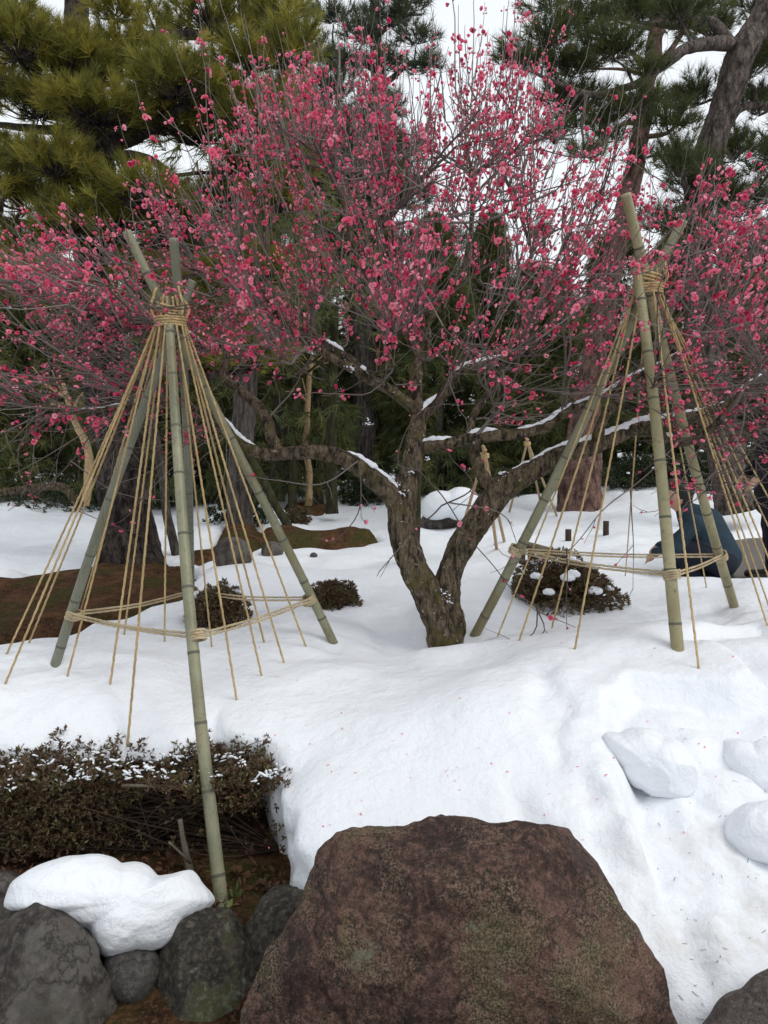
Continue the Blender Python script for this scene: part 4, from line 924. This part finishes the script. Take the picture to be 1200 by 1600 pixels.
# ------------------------------------------------------------------ pines and the wood behind
def needles(C, AX, n, length, width, spread, m, name, parent, rg, droop=0.0):
    N = len(C); ax = np.repeat(nrm(AX), n, 0); c = np.repeat(C, n, 0); d = nrm(ax+spread*rg.standard_normal((N*n, 3))); d[:, 2] -= droop
    L = length*rg.uniform(.65, 1.15, (N*n, 1)); w = nrm(np.cross(d, rg.standard_normal((N*n, 3))))*width; b = c+ax*length*rg.uniform(-.35, .35, (N*n, 1))
    V = np.stack([b-w, b+w, b+d*L], 1).reshape(-1, 3); k = np.arange(N*n)*3
    var = np.repeat(np.clip(np.repeat(rg.random(N), n)*.7+.3*rg.random(N*n), 0, .999), 3)
    return ob(name, mesh(name, V, np.stack([k, k+1, k+2], 1), m, var=var, smooth=False), parent)
def pine(name, label, trunk, limbs_, pads, m, bark, seed, tufts, n=34, length=.13, width=.0026, spread=.55, group=None, twig_frac=.3, loose=1.0):
    rg = np.random.default_rng(seed); T = path([list(at(x, y, d))+[r] for x, y, d, r in trunk], .12, .03, seed)
    root = thing(name, T[0, :3], label, 'pine tree', group)
    T = path(T, .04); V, F = tube(T, 64, .14, 5, seed, bark=(.028, 13)); ob('trunk', mesh('trunk', V, tris(F), MAT[bark]), root)
    nodes = [T[:, :3]]; rad = [T[:, 3]]
    for rows in limbs_:
        P = path([list(at(x, y, d))+[r] for x, y, d, r in rows], .10, .03, seed+3); V, F = tube(P, 10, .2, 12, seed); ob('limb', mesh('limb', V, tris(F), MAT[bark]), root); nodes.append(P[:, :3]); rad.append(P[:, 3])
    A = np.vstack(nodes); AR = np.concatenate(rad); area = np.array([p[2]*p[3] for p in pads], float); share = area*np.array([p[5] if len(p) > 5 else 1 for p in pads]); share /= share.sum()
    CC, AA, tw = [], [], []
    for p, sh in zip(pads, share):
        px, py, rx, ry, d = p[:5]; c = at(px, py, d); sx, sz = rx/FPX*d, ry/FPX*d; k = max(4, int(tufts*sh))
        D = nrm(rg.standard_normal((k, 3))); D[:, 2] = np.abs(D[:, 2])*1.0-.35*(rg.random(k) < .5); rr = rg.random(k)**(.45*loose)
        Q = c+D*rr[:, None]*[sx, sx*.85, sz]+.12*sz*rg.standard_normal((k, 3)); CC.append(Q); AA.append(nrm(D*[1, 1, .6]*.8+[0, 0, .7]+.25*rg.standard_normal((k, 3))))
        low = c-[0, 0, sz*.45]; dd = np.linalg.norm(A-low, axis=1)+.6*np.maximum(0, A[:, 2]-low[2]); i = np.argmin(dd); L = np.linalg.norm(A[i]-low)
        if L > .08:
            mid = (A[i]+low)/2+np.array([0, 0, .06*L])+.05*L*rg.standard_normal(3); r0 = min(AR[i]*.7, .012+.02*L)
            tw.append(tube(path([list(A[i])+[r0], list(mid)+[r0*.75], list(low)+[r0*.45]], .08, .02, seed), 6))
        for q in Q[rg.random(k) < twig_frac]:
            mid = low+(q-low)*.55-[0, 0, sz*.12]; tw.append(tube(np.array([list(low+(q-low)*.12)+[.007], list(mid)+[.005], list(q)+[.003]]), 4, cap=False))
    C = np.vstack(CC); AX = np.vstack(AA)
    needles(C, AX, n, length, width, spread, MAT[m], 'crown', root, rg)
    ob('branches', tmesh('branches', tw, MAT[bark]), root, kind='stuff'); return root
d0 = 6.4
lp = [(30, 70, 70, 50), (110, 105, 85, 50), (195, 100, 85, 48), (275, 130, 80, 50), (345, 165, 60, 50), (60, 165, 80, 45), (150, 175, 85, 45), (235, 185, 80, 45), (310, 205, 70, 50), (385, 190, 50, 50, .8),
      (20, 265, 55, 50), (85, 255, 60, 45), (120, 290, 45, 40), (40, 315, 60, 35), (225, 305, 80, 42), (185, 345, 70, 45), (265, 340, 60, 40), (110, 350, 60, 40), (40, 385, 60, 40), (300, 385, 60, 40),
      (330, 30, 80, 45), (410, 45, 70, 50), (455, 80, 45, 50), (385, 95, 60, 40), (250, 45, 60, 32), (440, 15, 60, 30), (180, 20, 50, 20), (390, 260, 55, 45), (435, 170, 45, 50), (440, 315, 50, 40), (360, 310, 55, 40), (470, 240, 40, 45), (-60, 120, 80, 80), (-70, 260, 80, 70), (-60, 20, 80, 50), (20, 20, 50, 25), (330, 445, 60, 40), (230, 430, 50, 30), (170, 395, 50, 30), (60, 430, 60, 30), (150, 470, 50, 25), (345, 500, 60, 40), (300, 560, 60, 35), (405, 420, 50, 40), (400, 560, 60, 35)]
lpads = []
for i, p in enumerate(lp):
    back = p[1] < 60 and p[0] > 200
    lpads.append((p[0], p[1], p[2], p[3], d0+(1.3 if back else 0)+((i*37) % 11-5)*.09-.25, 1.0))
pine('pine_tree', 'big pine with olive needle clouds and a thick dark trunk at the left', [(205, 895, 6.6, .34), (200, 862, 6.6, .27), (196, 800, 6.6, .22), (190, 720, 6.6, .205), (172, 620, 6.6, .19), (155, 500, 6.6, .175), (146, 380, 6.6, .165), (148, 270, 6.6, .155), (146, 190, 6.6, .14), (128, 100, 6.6, .11), (120, 0, 6.6, .09), (130, -120, 6.6, .05)],
     [[(150, 230, 6.6, .09), (200, 215, 6.4, .075), (240, 195, 6.2, .06), (300, 160, 6.0, .04), (350, 140, 6.0, .025)], [(148, 260, 6.6, .07), (170, 242, 6.2, .05), (230, 250, 6.0, .035), (290, 300, 5.9, .02)], [(147, 190, 6.6, .08), (90, 180, 6.4, .06), (40, 140, 6.3, .05), (-40, 120, 6.2, .03)], [(147, 200, 6.6, .07), (100, 205, 6.8, .05), (30, 200, 6.9, .035), (-30, 190, 6.9, .02)],
      [(150, 380, 6.6, .07), (90, 360, 6.3, .05), (20, 350, 6.2, .035), (-40, 330, 6.1, .02)], [(150, 420, 6.6, .06), (220, 390, 6.3, .045), (290, 360, 6.2, .03)], [(135, 120, 6.6, .07), (230, 60, 7.0, .05), (330, 60, 7.4, .04), (420, 70, 7.6, .02)], [(150, 330, 6.6, .05), (165, 250, 6.9, .03), (190, 200, 7, .02)], [(152, 450, 6.6, .06), (80, 420, 6.7, .04), (10, 400, 6.8, .02)]],
     lpads, 'needle_olive', 'bark_pine', 201, 6200, n=46, length=.125, width=.0030, spread=.52)
d1 = 8.6
rp_ = [(860, 55, 45, 35), (915, 40, 50, 35), (960, 75, 50, 40), (885, 105, 55, 35), (825, 100, 35, 30), (800, 90, 25, 30), (910, 160, 55, 30), (950, 185, 45, 25), (995, 165, 50, 30), (1045, 195, 50, 28), (1090, 150, 45, 30), (1165, 110, 40, 35), (1185, 165, 40, 35), (1150, 235, 60, 40), (1100, 290, 60, 40), (1160, 320, 60, 45), (1060, 260, 45, 35), (1000, 20, 60, 25), (1065, 20, 60, 30), (1110, 45, 50, 30), (1180, 10, 60, 30), (865, 215, 30, 18), (915, 240, 35, 16), (1090, 370, 60, 40), (1190, 400, 60, 50), (1030, 350, 35, 30), (870, 150, 40, 25), (1230, 250, 60, 60), (1240, 90, 60, 60), (860, 5, 60, 15), (1010, 110, 35, 20)]
pine('pine_tree', 'leaning grey barked pine with dark needle clouds at the upper right', [(1150, 800, 8.8, .22), (1138, 740, 8.8, .2), (1122, 640, 8.8, .19), (1100, 520, 8.8, .18), (1086, 420, 8.8, .175), (1092, 320, 8.8, .17), (1112, 230, 8.8, .165), (1136, 150, 8.7, .155), (1160, 85, 8.6, .16), (1195, 25, 8.6, .15), (1240, -80, 8.6, .1)],
     [[(1150, 70, 8.6, .09), (1110, 68, 8.4, .075), (1070, 78, 8.3, .062), (1030, 110, 8.2, .055), (990, 135, 8.1, .045), (930, 146, 8.0, .034), (880, 132, 8.0, .024), (820, 105, 8.0, .014)], [(1160, 90, 8.6, .07), (1110, 35, 8.8, .055), (1050, 40, 9, .04), (990, 35, 9.1, .02)], [(1110, 235, 8.8, .07), (1160, 170, 9, .05), (1230, 175, 9, .035)], [(1095, 320, 8.8, .06), (1140, 300, 8.5, .045), (1190, 310, 8.4, .03)], [(1092, 340, 8.8, .05), (1070, 290, 8.5, .035), (1050, 240, 8.3, .02)], [(1090, 390, 8.8, .05), (1150, 380, 8.6, .035), (1210, 400, 8.5, .02)]],
     [(p[0], p[1], p[2], p[3], d1+((i*29) % 11-5)*.08+(1.1 if 1070 < p[0] < 1200 and p[1] < 270 else -.3), 1.0) for i, p in enumerate(rp_)], 'needle_green', 'bark_leaning', 202, 2400, n=40, length=.155, width=.0036, spread=.6, loose=1.3)
pine('pine_tree', 'slender red barked pine rising behind the right rope tent', [(902, 830, 10.6, .36), (905, 795, 10.6, .32), (908, 740, 10.6, .29), (915, 660, 10.6, .22), (926, 580, 10.6, .18), (942, 490, 10.6, .16), (962, 390, 10.6, .14), (985, 290, 10.6, .13), (1004, 200, 10.6, .115), (1015, 120, 10.6, .10), (1030, 20, 10.6, .09), (1040, -60, 10.6, .06)],
     [[(1003, 190, 10.6, .05), (970, 195, 10.5, .035), (950, 215, 10.4, .02)], [(1012, 130, 10.6, .06), (1040, 90, 10.5, .045), (1075, 40, 10.5, .035), (1110, 30, 10.5, .02)], [(1000, 215, 10.6, .04), (1045, 205, 10.4, .03), (1075, 165, 10.3, .02)]],
     [(950, 215, 40, 20, 10.4), (900, 190, 45, 22, 10.5), (1060, 160, 45, 25, 10.3), (1090, 40, 50, 30, 10.5), (1030, 20, 60, 30, 10.7), (960, 20, 60, 25, 10.6), (925, 95, 40, 25, 10.7), (1005, 245, 30, 14, 10.4), (1050, 235, 30, 16, 10.4)], 'needle_green', 'bark_red', 203, 560, n=34, length=.16, width=.004, spread=.6, loose=1.4)
pine('pine_tree', 'far pine with thin grey green needles at the top centre', [(575, 800, 13, .24), (570, 600, 13, .2), (562, 400, 13, .17), (575, 250, 13, .14), (590, 130, 13, .11), (585, 40, 13, .09), (590, -60, 13, .05)],
     [[(590, 140, 13, .06), (640, 100, 12.8, .045), (690, 105, 12.7, .025)], [(588, 110, 13, .06), (540, 85, 12.9, .04), (500, 80, 12.8, .025)], [(586, 60, 13, .05), (620, 30, 12.9, .035), (660, 20, 12.8, .02)], [(578, 220, 13, .05), (520, 200, 12.9, .035), (480, 180, 12.8, .02)], [(577, 260, 13, .05), (640, 230, 12.9, .035), (670, 220, 12.8, .02)]],
     [(520, 25, 50, 25, 12.9), (565, 55, 45, 30, 12.8), (610, 30, 50, 30, 12.9), (650, 60, 40, 22, 12.8), (600, 100, 50, 25, 12.7), (665, 105, 40, 18, 12.7), (540, 100, 45, 25, 12.8), (495, 85, 35, 25, 12.8), (640, 5, 40, 20, 12.8), (500, 190, 60, 35, 12.8), (560, 200, 60, 35, 12.7), (620, 230, 50, 28, 12.8), (490, 280, 60, 40, 12.8), (560, 290, 70, 40, 12.7), (630, 310, 60, 35, 12.8), (520, 370, 70, 40, 12.7), (600, 390, 70, 40, 12.8), (690, 380, 60, 30, 12.8), (450, 150, 60, 40, 12.9), (520, 140, 50, 35, 12.8), (450, 230, 60, 45, 12.8), (430, 310, 60, 45, 12.7), (560, 240, 60, 40, 12.8), (600, 170, 45, 28, 12.8), (480, 340, 70, 45, 12.7), (610, 270, 50, 35, 12.8), (540, 330, 60, 40, 12.8)], 'needle_far', 'bark_grey', 204, 3000, n=32, length=.2, width=.005, spread=.7, loose=1.5, twig_frac=.5)
def conifer(px, d, ytop, width_px, label, seed, n=2300, low=.1, m='conifer'):
    rg = np.random.default_rng(seed); b = at(px, 770, d); zb = float(S(np.array([b[0]]), np.array([b[1]]))[0]); top = at(px, ytop, d)[2]; h = top-zb; w = width_px/FPX*d/2
    root = thing('conifer', (b[0], b[1], zb-.1), label, 'conifer', 'evergreens closing the view behind the plum tree')
    P = path([[b[0], b[1], zb-.1, .16], [b[0]+.1*rg.normal(), b[1], zb+h*.5, .1], [b[0], b[1], top, .02]], .3, .03, seed); V, F = tube(P, 10, .15, 9, seed); ob('trunk', mesh('trunk', V, tris(F), MAT['bark_grey']), root)
    t = rg.random(n)**.85; z = zb+low+(h-low)*t; prof = (1-t)**.65*(1+.25*np.sin(t*19+seed)); a = rg.random(n)*2*math.pi; rr = w*prof*np.sqrt(rg.uniform(.12, 1, n))
    C = np.column_stack([b[0]+rr*np.cos(a), b[1]+rr*np.sin(a)*.8, z]); AX = np.column_stack([np.cos(a), np.sin(a), -.25+.5*rg.standard_normal(n)])
    keep = vnoise(C, 1.1, seed) > -.42; C, AX = C[keep], AX[keep]
    needles(C, AX, 30, .20, .0085, .8, MAT[m], 'crown', root, rg, droop=.25)
    tw = [tube(np.array([[b[0], b[1], c[2]-.1, .02], [*((c+[b[0], b[1], c[2]])/2), .014], [*c, .006]]), 4, cap=False) for c in C[::14]]
    ob('branches', tmesh('branches', tw, MAT['bark_grey']), root, kind='stuff')
cons = [(-120, 12.5, 340, 320, 'beyond the left edge bushes'), (40, 13.5, 395, 260, 'far behind the left pine, nearest the left edge'), (130, 15, 440, 220, 'just left of the left pine trunk, far behind'), (245, 12.5, 375, 230, 'between the left pine trunk and the left tent apex'), (340, 14, 320, 240, 'behind the right leg of the left tent'), (430, 12.2, 270, 250, 'above the snowy left plum limb'),
        (510, 16, 240, 260, 'tall and narrow left of the plum trunk'), (590, 14.5, 330, 200, 'straight behind the left plum trunk'), (675, 13, 350, 220, 'in the gap just right of the plum trunk'), (760, 14.5, 350, 230, 'behind the small bamboo tripods'), (840, 13, 365, 210, 'left of the red pine trunk'), (950, 15, 365, 230, 'right behind the red pine trunk'), (1040, 13.5, 370, 230, 'behind the right tent poles'), (1130, 15, 400, 240, 'above the crouching person'), (1220, 12.5, 360, 240, 'at the right edge above the standing person'), (1350, 13, 330, 260, 'out past the right edge of the path')]
for i, (px, d, yt, w, lab) in enumerate(cons): conifer(px, d, yt, w*1.05, 'dark green conifer '+lab, 300+i)
# a far wood closing the view
def far_wood():
    rg = np.random.default_rng(77); n = 5200; a = rg.uniform(-1.1, 1.1, n); rad = rg.uniform(24, 32, n); X, Y = rad*np.sin(a), rad*np.cos(a); h = 4.6+1.6*np.sin(a*17)+1.1*np.sin(a*41+1); Z = .3+h*rg.random(n)**.8
    C = np.column_stack([X, Y, Z]); ob_ = needles(C, rg.standard_normal((n, 3))*[1, 1, .5], 12, .8, .06, .7, MAT['bush'], 'far_wood', None, rg, .2); tag(ob_, 'dark far off wood beyond the garden', kind='stuff')
far_wood()
def trunk_thing(name, rows, bark, label, cat, seed, sides=14, rough=.12):
    P = path([list(at(x, y, d))+[r] for x, y, d, r in rows], .1, .02, seed); V, F = tube(P, sides, rough, 12, seed, stretch=.4)
    return ob(name, mesh(name, V-P[0, :3], tris(F), MAT[bark]), loc=P[0, :3], label=label, cat=cat)
def on_snow(px, py):
    b = hit(px, py); return b[1]/(CP+(800-py)/FPX*SP)
d = on_snow(372, 846)+.2
def bare_tree(rows, bark, label, seed, crown=True, n=24, spread=1.0):
    P = path([list(at(x, y, dd))+[r] for x, y, dd, r in rows], .1, .02, seed); root = thing('tree', P[0, :3], label, 'tree'); P = path(P, .05); V, F = tube(P, 40, .12, 8, seed, bark=(.012, 20)); ob('trunk', mesh('trunk', V, tris(F), MAT[bark]), root)
    rg = np.random.default_rng(seed); br = []
    for _ in range(n):
        k = rg.integers(len(P)*2//3, len(P)); q = P[k, :3]; e = nrm(np.array([rg.normal(), rg.normal(), .5])); L = spread*rg.uniform(.4, 1); br.append(tube(path([list(q)+[P[k, 3]*.5], list(q+e*L*.5+[0, 0, .05])+[P[k, 3]*.3], list(q+e*L+[0, 0, .1*rg.normal()])+[.006]], .1, .05, seed), 6))
    for b_ in br: ob('branch', tmesh('branch', [b_], MAT[bark]), root)
    return P, root
P, root = bare_tree([(370, 862, d, .19), (372, 840, d, .17), (374, 780, d, .155), (378, 700, d, .15), (384, 600, d, .14), (388, 500, d, .13), (384, 380, d, .11), (380, 250, d, .08)], 'bark_grey', 'straight grey barked tree behind the right leg of the left tent', 401)
rgx = np.random.default_rng(5); C = at(384, 400, d)+rgx.standard_normal((700, 3))*[.9, .8, .75]; needles(C, rgx.standard_normal((700, 3)), 18, .22, .008, .6, MAT['conifer'], 'crown', root, rgx, .2)
trunk_thing('support_prop', [(474, 875, d-.6, .055), (440, 805, d-.45, .052), (408, 745, d-.25, .05), (385, 700, d-.1, .048)], 'bark_moss', 'mossy wooden prop leaning on the grey barked tree', 'prop', 402)
dl = on_snow(272, 866)
trunk_thing('support_prop', [(276, 872, dl, .045), (262, 800, dl, .045), (246, 700, dl+.1, .043), (236, 630, dl+.2, .04)], 'bark_grey', 'thin leaning prop right of the thick left pine trunk', 'prop', 403)
trunk_thing('support_prop', [(650, 868, 6.6, .035), (650, 820, 6.6, .04), (652, 760, 6.6, .045), (654, 700, 6.6, .04)], 'bark_moss', 'short dark post standing just behind the left plum trunk', 'post', 404)
for rows, bark, lab, sd in [([(457, 800, 11.2, .07), (459, 740, 11.2, .065), (462, 640, 11.2, .06), (466, 500, 11.2, .05)], 'bark_moss', 'thin dark tree left of the pale leaning trunk far behind', 411),
                        ([(481, 795, 11.5, .06), (484, 750, 11.5, .05), (478, 690, 11.5, .045), (486, 560, 11.5, .035)], 'wood_pale', 'thin pale tree trunk far behind under the snowy plum limb', 412),
                        ([(496, 792, 12, .11), (497, 740, 12, .1), (500, 600, 12, .09), (505, 450, 12, .07)], 'bark_pine', 'dark brown tree right of the thin pale trunk', 413),
                        ([(519, 803, 10.4, .09), (518, 760, 10.4, .078), (519, 640, 10.4, .07), (522, 480, 10.4, .055)], 'bark_moss', 'mossy trunked tree standing in snow right of the far trunk group', 414),
                        ([(432, 800, 12.4, .10), (430, 740, 12.4, .09), (428, 600, 12.4, .08), (430, 430, 12.4, .06)], 'bark_pine', 'dark tree close behind the right leg of the left tent', 415),
                        ([(133, 790, 9.5, .05), (140, 730, 9.5, .05), (132, 690, 9.5, .045), (116, 660, 9.5, .035), (100, 600, 9.5, .025)], 'wood_pale', 'small pale forked tree left of the thick pine trunk', 416)]:
    bare_tree(rows, bark, lab, sd, n=9, spread=.7)
# gnarled bare shrub tree at the far left
bare_tree([(125, 790, 7.6, .045), (95, 762, 7.6, .042), (35, 765, 7.5, .035), (-40, 770, 7.4, .03), (-120, 740, 7.4, .02)], 'bark_plum', 'bare brown branches reaching in low from the left edge', 417, n=26, spread=.9)

# ------------------------------------------------------------------ small garden pieces
def pole_geo(a, b, r0, r1=None, sides=8, m='wood_pale'): return tube(path([list(a)+[r0], list(b)+[r1 or r0]], .1), sides, .06, 20)
def small_tripod(apex, feet, dd, label, seed):
    A = at(*apex, dd); root = thing('plant_tripod', (A[0], A[1], .4), label, 'plant support', 'small bamboo supports behind the plum tree')
    for k, f in enumerate(feet):
        B = hit(*f); D = nrm(A-B); V, F = pole_geo(B-D*.1, A+D*(.06+.03*k), .017, .014); ob('stake', mesh('stake', V, tris(F), MAT['wood_pale']), root)
    V, F = rope_geo(coil(A-[0, 0, .02], [0, 0, 1], .035, 3, .012, .005), .008); ob('lashing', mesh('lashing', V, tris(F), MAT['rope']), root)
small_tripod((757, 708), [(716, 846), (776, 858), (788, 846)], 5.9, 'small tripod of pale stakes in front of the snow capped stone', 1)
small_tripod((824, 690), [(796, 800), (846, 792), (870, 806)], 8.4, 'small tripod of pale stakes behind the snowy right plum limb', 2)
def barrier():
    dd = on_snow(850, 880); a, b = at(820, 851, dd), at(884, 868, dd-.15); root = thing('log_rail', (a[0], a[1], .4), 'short log rail on stubby posts behind the wide azalea', 'rail')
    V, F = tube(path([list(a)+[.035], list((a+b)/2)+[.037], list(b)+[.034]], .06), 12, .1, 14, 4); ob('log', mesh('log', V, tris(F), MAT['wood_old']), root)
    for x, y in ((816, 852), (830, 856), (882, 870)):
        p = at(x, y, dd-.05+.1*(x > 850)*-1); V, F = tube(path([list(p-[0, 0, .32])+[.03], list(p+[0, 0, .01])+[.03]], .08), 10, .1, 14, 6); ob('post', mesh('post', V, tris(F), MAT['stem_dark']), root)
barrier()
for px, py, h, lab in ((947, 836, 22, 'short dark stake standing in the snow right of the red pine'), (888, 845, 18, 'short dark stake in front of the red pine trunk')):
    dd = on_snow(px, py); b = at(px, py, dd); t = at(px, py-h, dd); V, F = tube(path([list(b-[0, 0, .1])+[.035], list(t)+[.033]], .05), 10, .08, 14, 3); ob('stake', mesh('stake', V-b, tris(F), MAT['stem_dark']), loc=b, label=lab, cat='stake')
def far_fence():
    dd = 13.5; a = at(72, 780, dd); root = thing('bamboo_fence', a, 'low pale bamboo fence far behind at the left', 'fence')
    for i in range(12):
        b = at(74+i*4.6, 783, dd); V, F = pole_geo(b, b+[0, 0, .2], .014, sides=6); ob('picket', mesh('picket', V, tris(F), MAT['wood_pale']), root)
    V, F = pole_geo(at(70, 774, dd), at(128, 774, dd), .013, sides=6); ob('rail', mesh('rail', V, tris(F), MAT['wood_pale']), root)
far_fence()

# ------------------------------------------------------------------ people (one continuous body from blended limbs)
def person(loc, face, caps, label, h=.014):
    """caps: (ax,ay,az, bx,by,bz, ra, rb, material) in local metres, +Y is where the person faces"""
    root = thing('person', loc, label, 'person'); Cp = np.array([c[:8] for c in caps], float); names = []
    for c in caps:
        if c[8] not in names: names.append(c[8])
    lo = np.minimum(Cp[:, :3], Cp[:, 3:6]).min(0)-.22; hi = np.maximum(Cp[:, :3], Cp[:, 3:6]).max(0)+.22
    ax = [np.arange(lo[i], hi[i], h) for i in range(3)]; X, Y, Z = np.meshgrid(*ax, indexing='ij'); f = np.full(X.shape, 9.0)
    def dist(c, X, Y, Z):
        a, b = c[:3], c[3:6]; e = b-a; t = np.clip(((X-a[0])*e[0]+(Y-a[1])*e[1]+(Z-a[2])*e[2])/max(e@e, 1e-9), 0, 1)
        return np.sqrt((X-a[0]-t*e[0])**2+(Y-a[1]-t*e[1])**2+(Z-a[2]-t*e[2])**2)-(c[6]+(c[7]-c[6])*t)
    for c in Cp:
        k = .03 if min(c[6], c[7]) > .03 else .006; g_ = dist(c, X, Y, Z); q = np.clip(.5+.5*(f-g_)/k, 0, 1); f = f*(1-q)+g_*q-k*q*(1-q)
    f = f+.006*vnoise(np.stack([X, Y, Z], -1), 12, 3)
    V, F = surface_nets(f, lo, h); cc = V[F].mean(1); best = np.argmin(np.stack([dist(c, cc[:, 0], cc[:, 1], cc[:, 2]) for c in Cp]), 0); mi = np.array([names.index(c[8]) for c in caps])[best]
    o = ob('body', mesh('body', V, F, [MAT[n] for n in names], mi=mi)); o.parent = root; o.location = (0, 0, 0); root.rotation_euler = (0, 0, face); return root
def hand(x, y, z, dx, dy, dz):
    out = [(x, y, z, x+dx*.07, y+dy*.07, z+dz*.07, .028, .03, 'skin')]
    for i, l in enumerate((.055, .07, .075, .06)):
        s = (i-1.5)*.02; a = (x+dx*.075+s, y+dy*.075, z+dz*.075); out.append((*a, a[0]+dx*l, a[1]+dy*l-.01, a[2]+dz*l, .0105, .009, 'skin'))
    out.append((x+.02, y+dy*.02, z+dz*.02, x+.055, y+dy*.05, z+dz*.06, .013, .011, 'skin')); return out
def head(x, y, z, cap='hair'):
    return [(x, y, z, x, y+.012, z+.035, .09, .095, 'skin'), (x, y+.085, z+.0, x, y+.105, z-.012, .014, .012, 'skin'), (x, y+.075, z-.06, x, y+.08, z-.055, .03, .028, 'skin'), (x-.09, y, z-.005, x-.092, y, z+.02, .016, .016, 'skin'), (x+.09, y, z-.005, x+.092, y, z+.02, .016, .016, 'skin'),
            (x, y-.03, z+.05, x, y+.02, z+.075, .095, .09, cap), (x, y-.05, z-.02, x, y-.05, z+.05, .07, .085, cap), (x-.033, y+.09, z+.02, x-.031, y+.09, z+.02, .011, .011, 'hair'), (x+.033, y+.09, z+.02, x+.031, y+.09, z+.02, .011, .011, 'hair')]
pb = at_z(1108, 918, .365)
crouch = [(0, -.08, .26, 0, .08, .50, .15, .165, 'denim'), (0, .08, .50, 0, .17, .58, .165, .10, 'denim'), (0, .19, .60, 0, .24, .65, .055, .055, 'skin'),
          (-.17, .12, .54, -.24, .25, .34, .062, .05, 'denim'), (-.24, .25, .34, -.12, .40, .28, .05, .038, 'denim'), (.17, .12, .54, .24, .26, .36, .062, .05, 'denim'), (.24, .26, .36, .10, .40, .30, .05, .038, 'denim'),
          (-.10, -.10, .22, -.15, .26, .36, .105, .08, 'navy'), (-.15, .26, .36, -.14, .08, .07, .075, .05, 'navy'), (.10, -.10, .22, .16, .24, .20, .105, .08, 'navy'), (.16, .24, .13, .14, -.12, .07, .075, .05, 'navy'),
          (-.14, .06, .04, -.14, .23, .035, .048, .04, 'shoe'), (.14, -.14, .06, .14, .0, .04, .046, .04, 'shoe')]+hand(-.12, .41, .27, .3, .6, -.7)+hand(.10, .41, .29, -.3, .6, -.7)+head(0, .28, .72)
person(pb, R(62), crouch, 'person crouching on the path in a dark teal jacket and navy trousers')
pb2 = at_z(1204, 908, .365)
stand = [(0, 0, .88, 0, .01, 1.15, .155, .165, 'black_cloth'), (0, .01, 1.15, 0, 0, 1.40, .17, .12, 'black_cloth'), (-.1, 0, 1.38, .1, 0, 1.38, .09, .09, 'black_cloth'), (0, .0, 1.45, 0, .02, 1.54, .055, .055, 'skin'), (-.19, 0, 1.37, -.24, .03, 1.10, .06, .05, 'black_cloth'), (-.24, .03, 1.10, -.21, .18, .90, .05, .038, 'black_cloth'), (.19, 0, 1.37, .24, .03, 1.10, .06, .05, 'black_cloth'), (.24, .03, 1.10, .21, .18, .90, .05, .038, 'black_cloth'),
         (0, 0, .70, 0, 0, .90, .17, .16, 'black_cloth'), (-.09, 0, .86, -.10, .03, .48, .10, .07, 'navy'), (-.10, .03, .48, -.10, 0, .08, .068, .048, 'navy'), (.09, 0, .86, .11, .0, .48, .10, .07, 'navy'), (.11, 0, .48, .11, -.03, .08, .068, .048, 'navy'), (-.10, -.02, .04, -.11, .17, .035, .046, .038, 'shoe'), (.11, -.05, .04, .13, .14, .035, .046, .038, 'shoe')]+hand(-.21, .19, .89, 0, .6, -.75)+hand(.21, .19, .89, 0, .6, -.75)+head(0, .03, 1.62)
person(pb2, R(75), stand, 'person standing in a long black coat at the right edge of the path')
print('verts', sum(len(o.data.vertices) for o in bpy.data.objects if o.type == 'MESH'), 'polys', sum(len(o.data.polygons) for o in bpy.data.objects if o.type == 'MESH'))
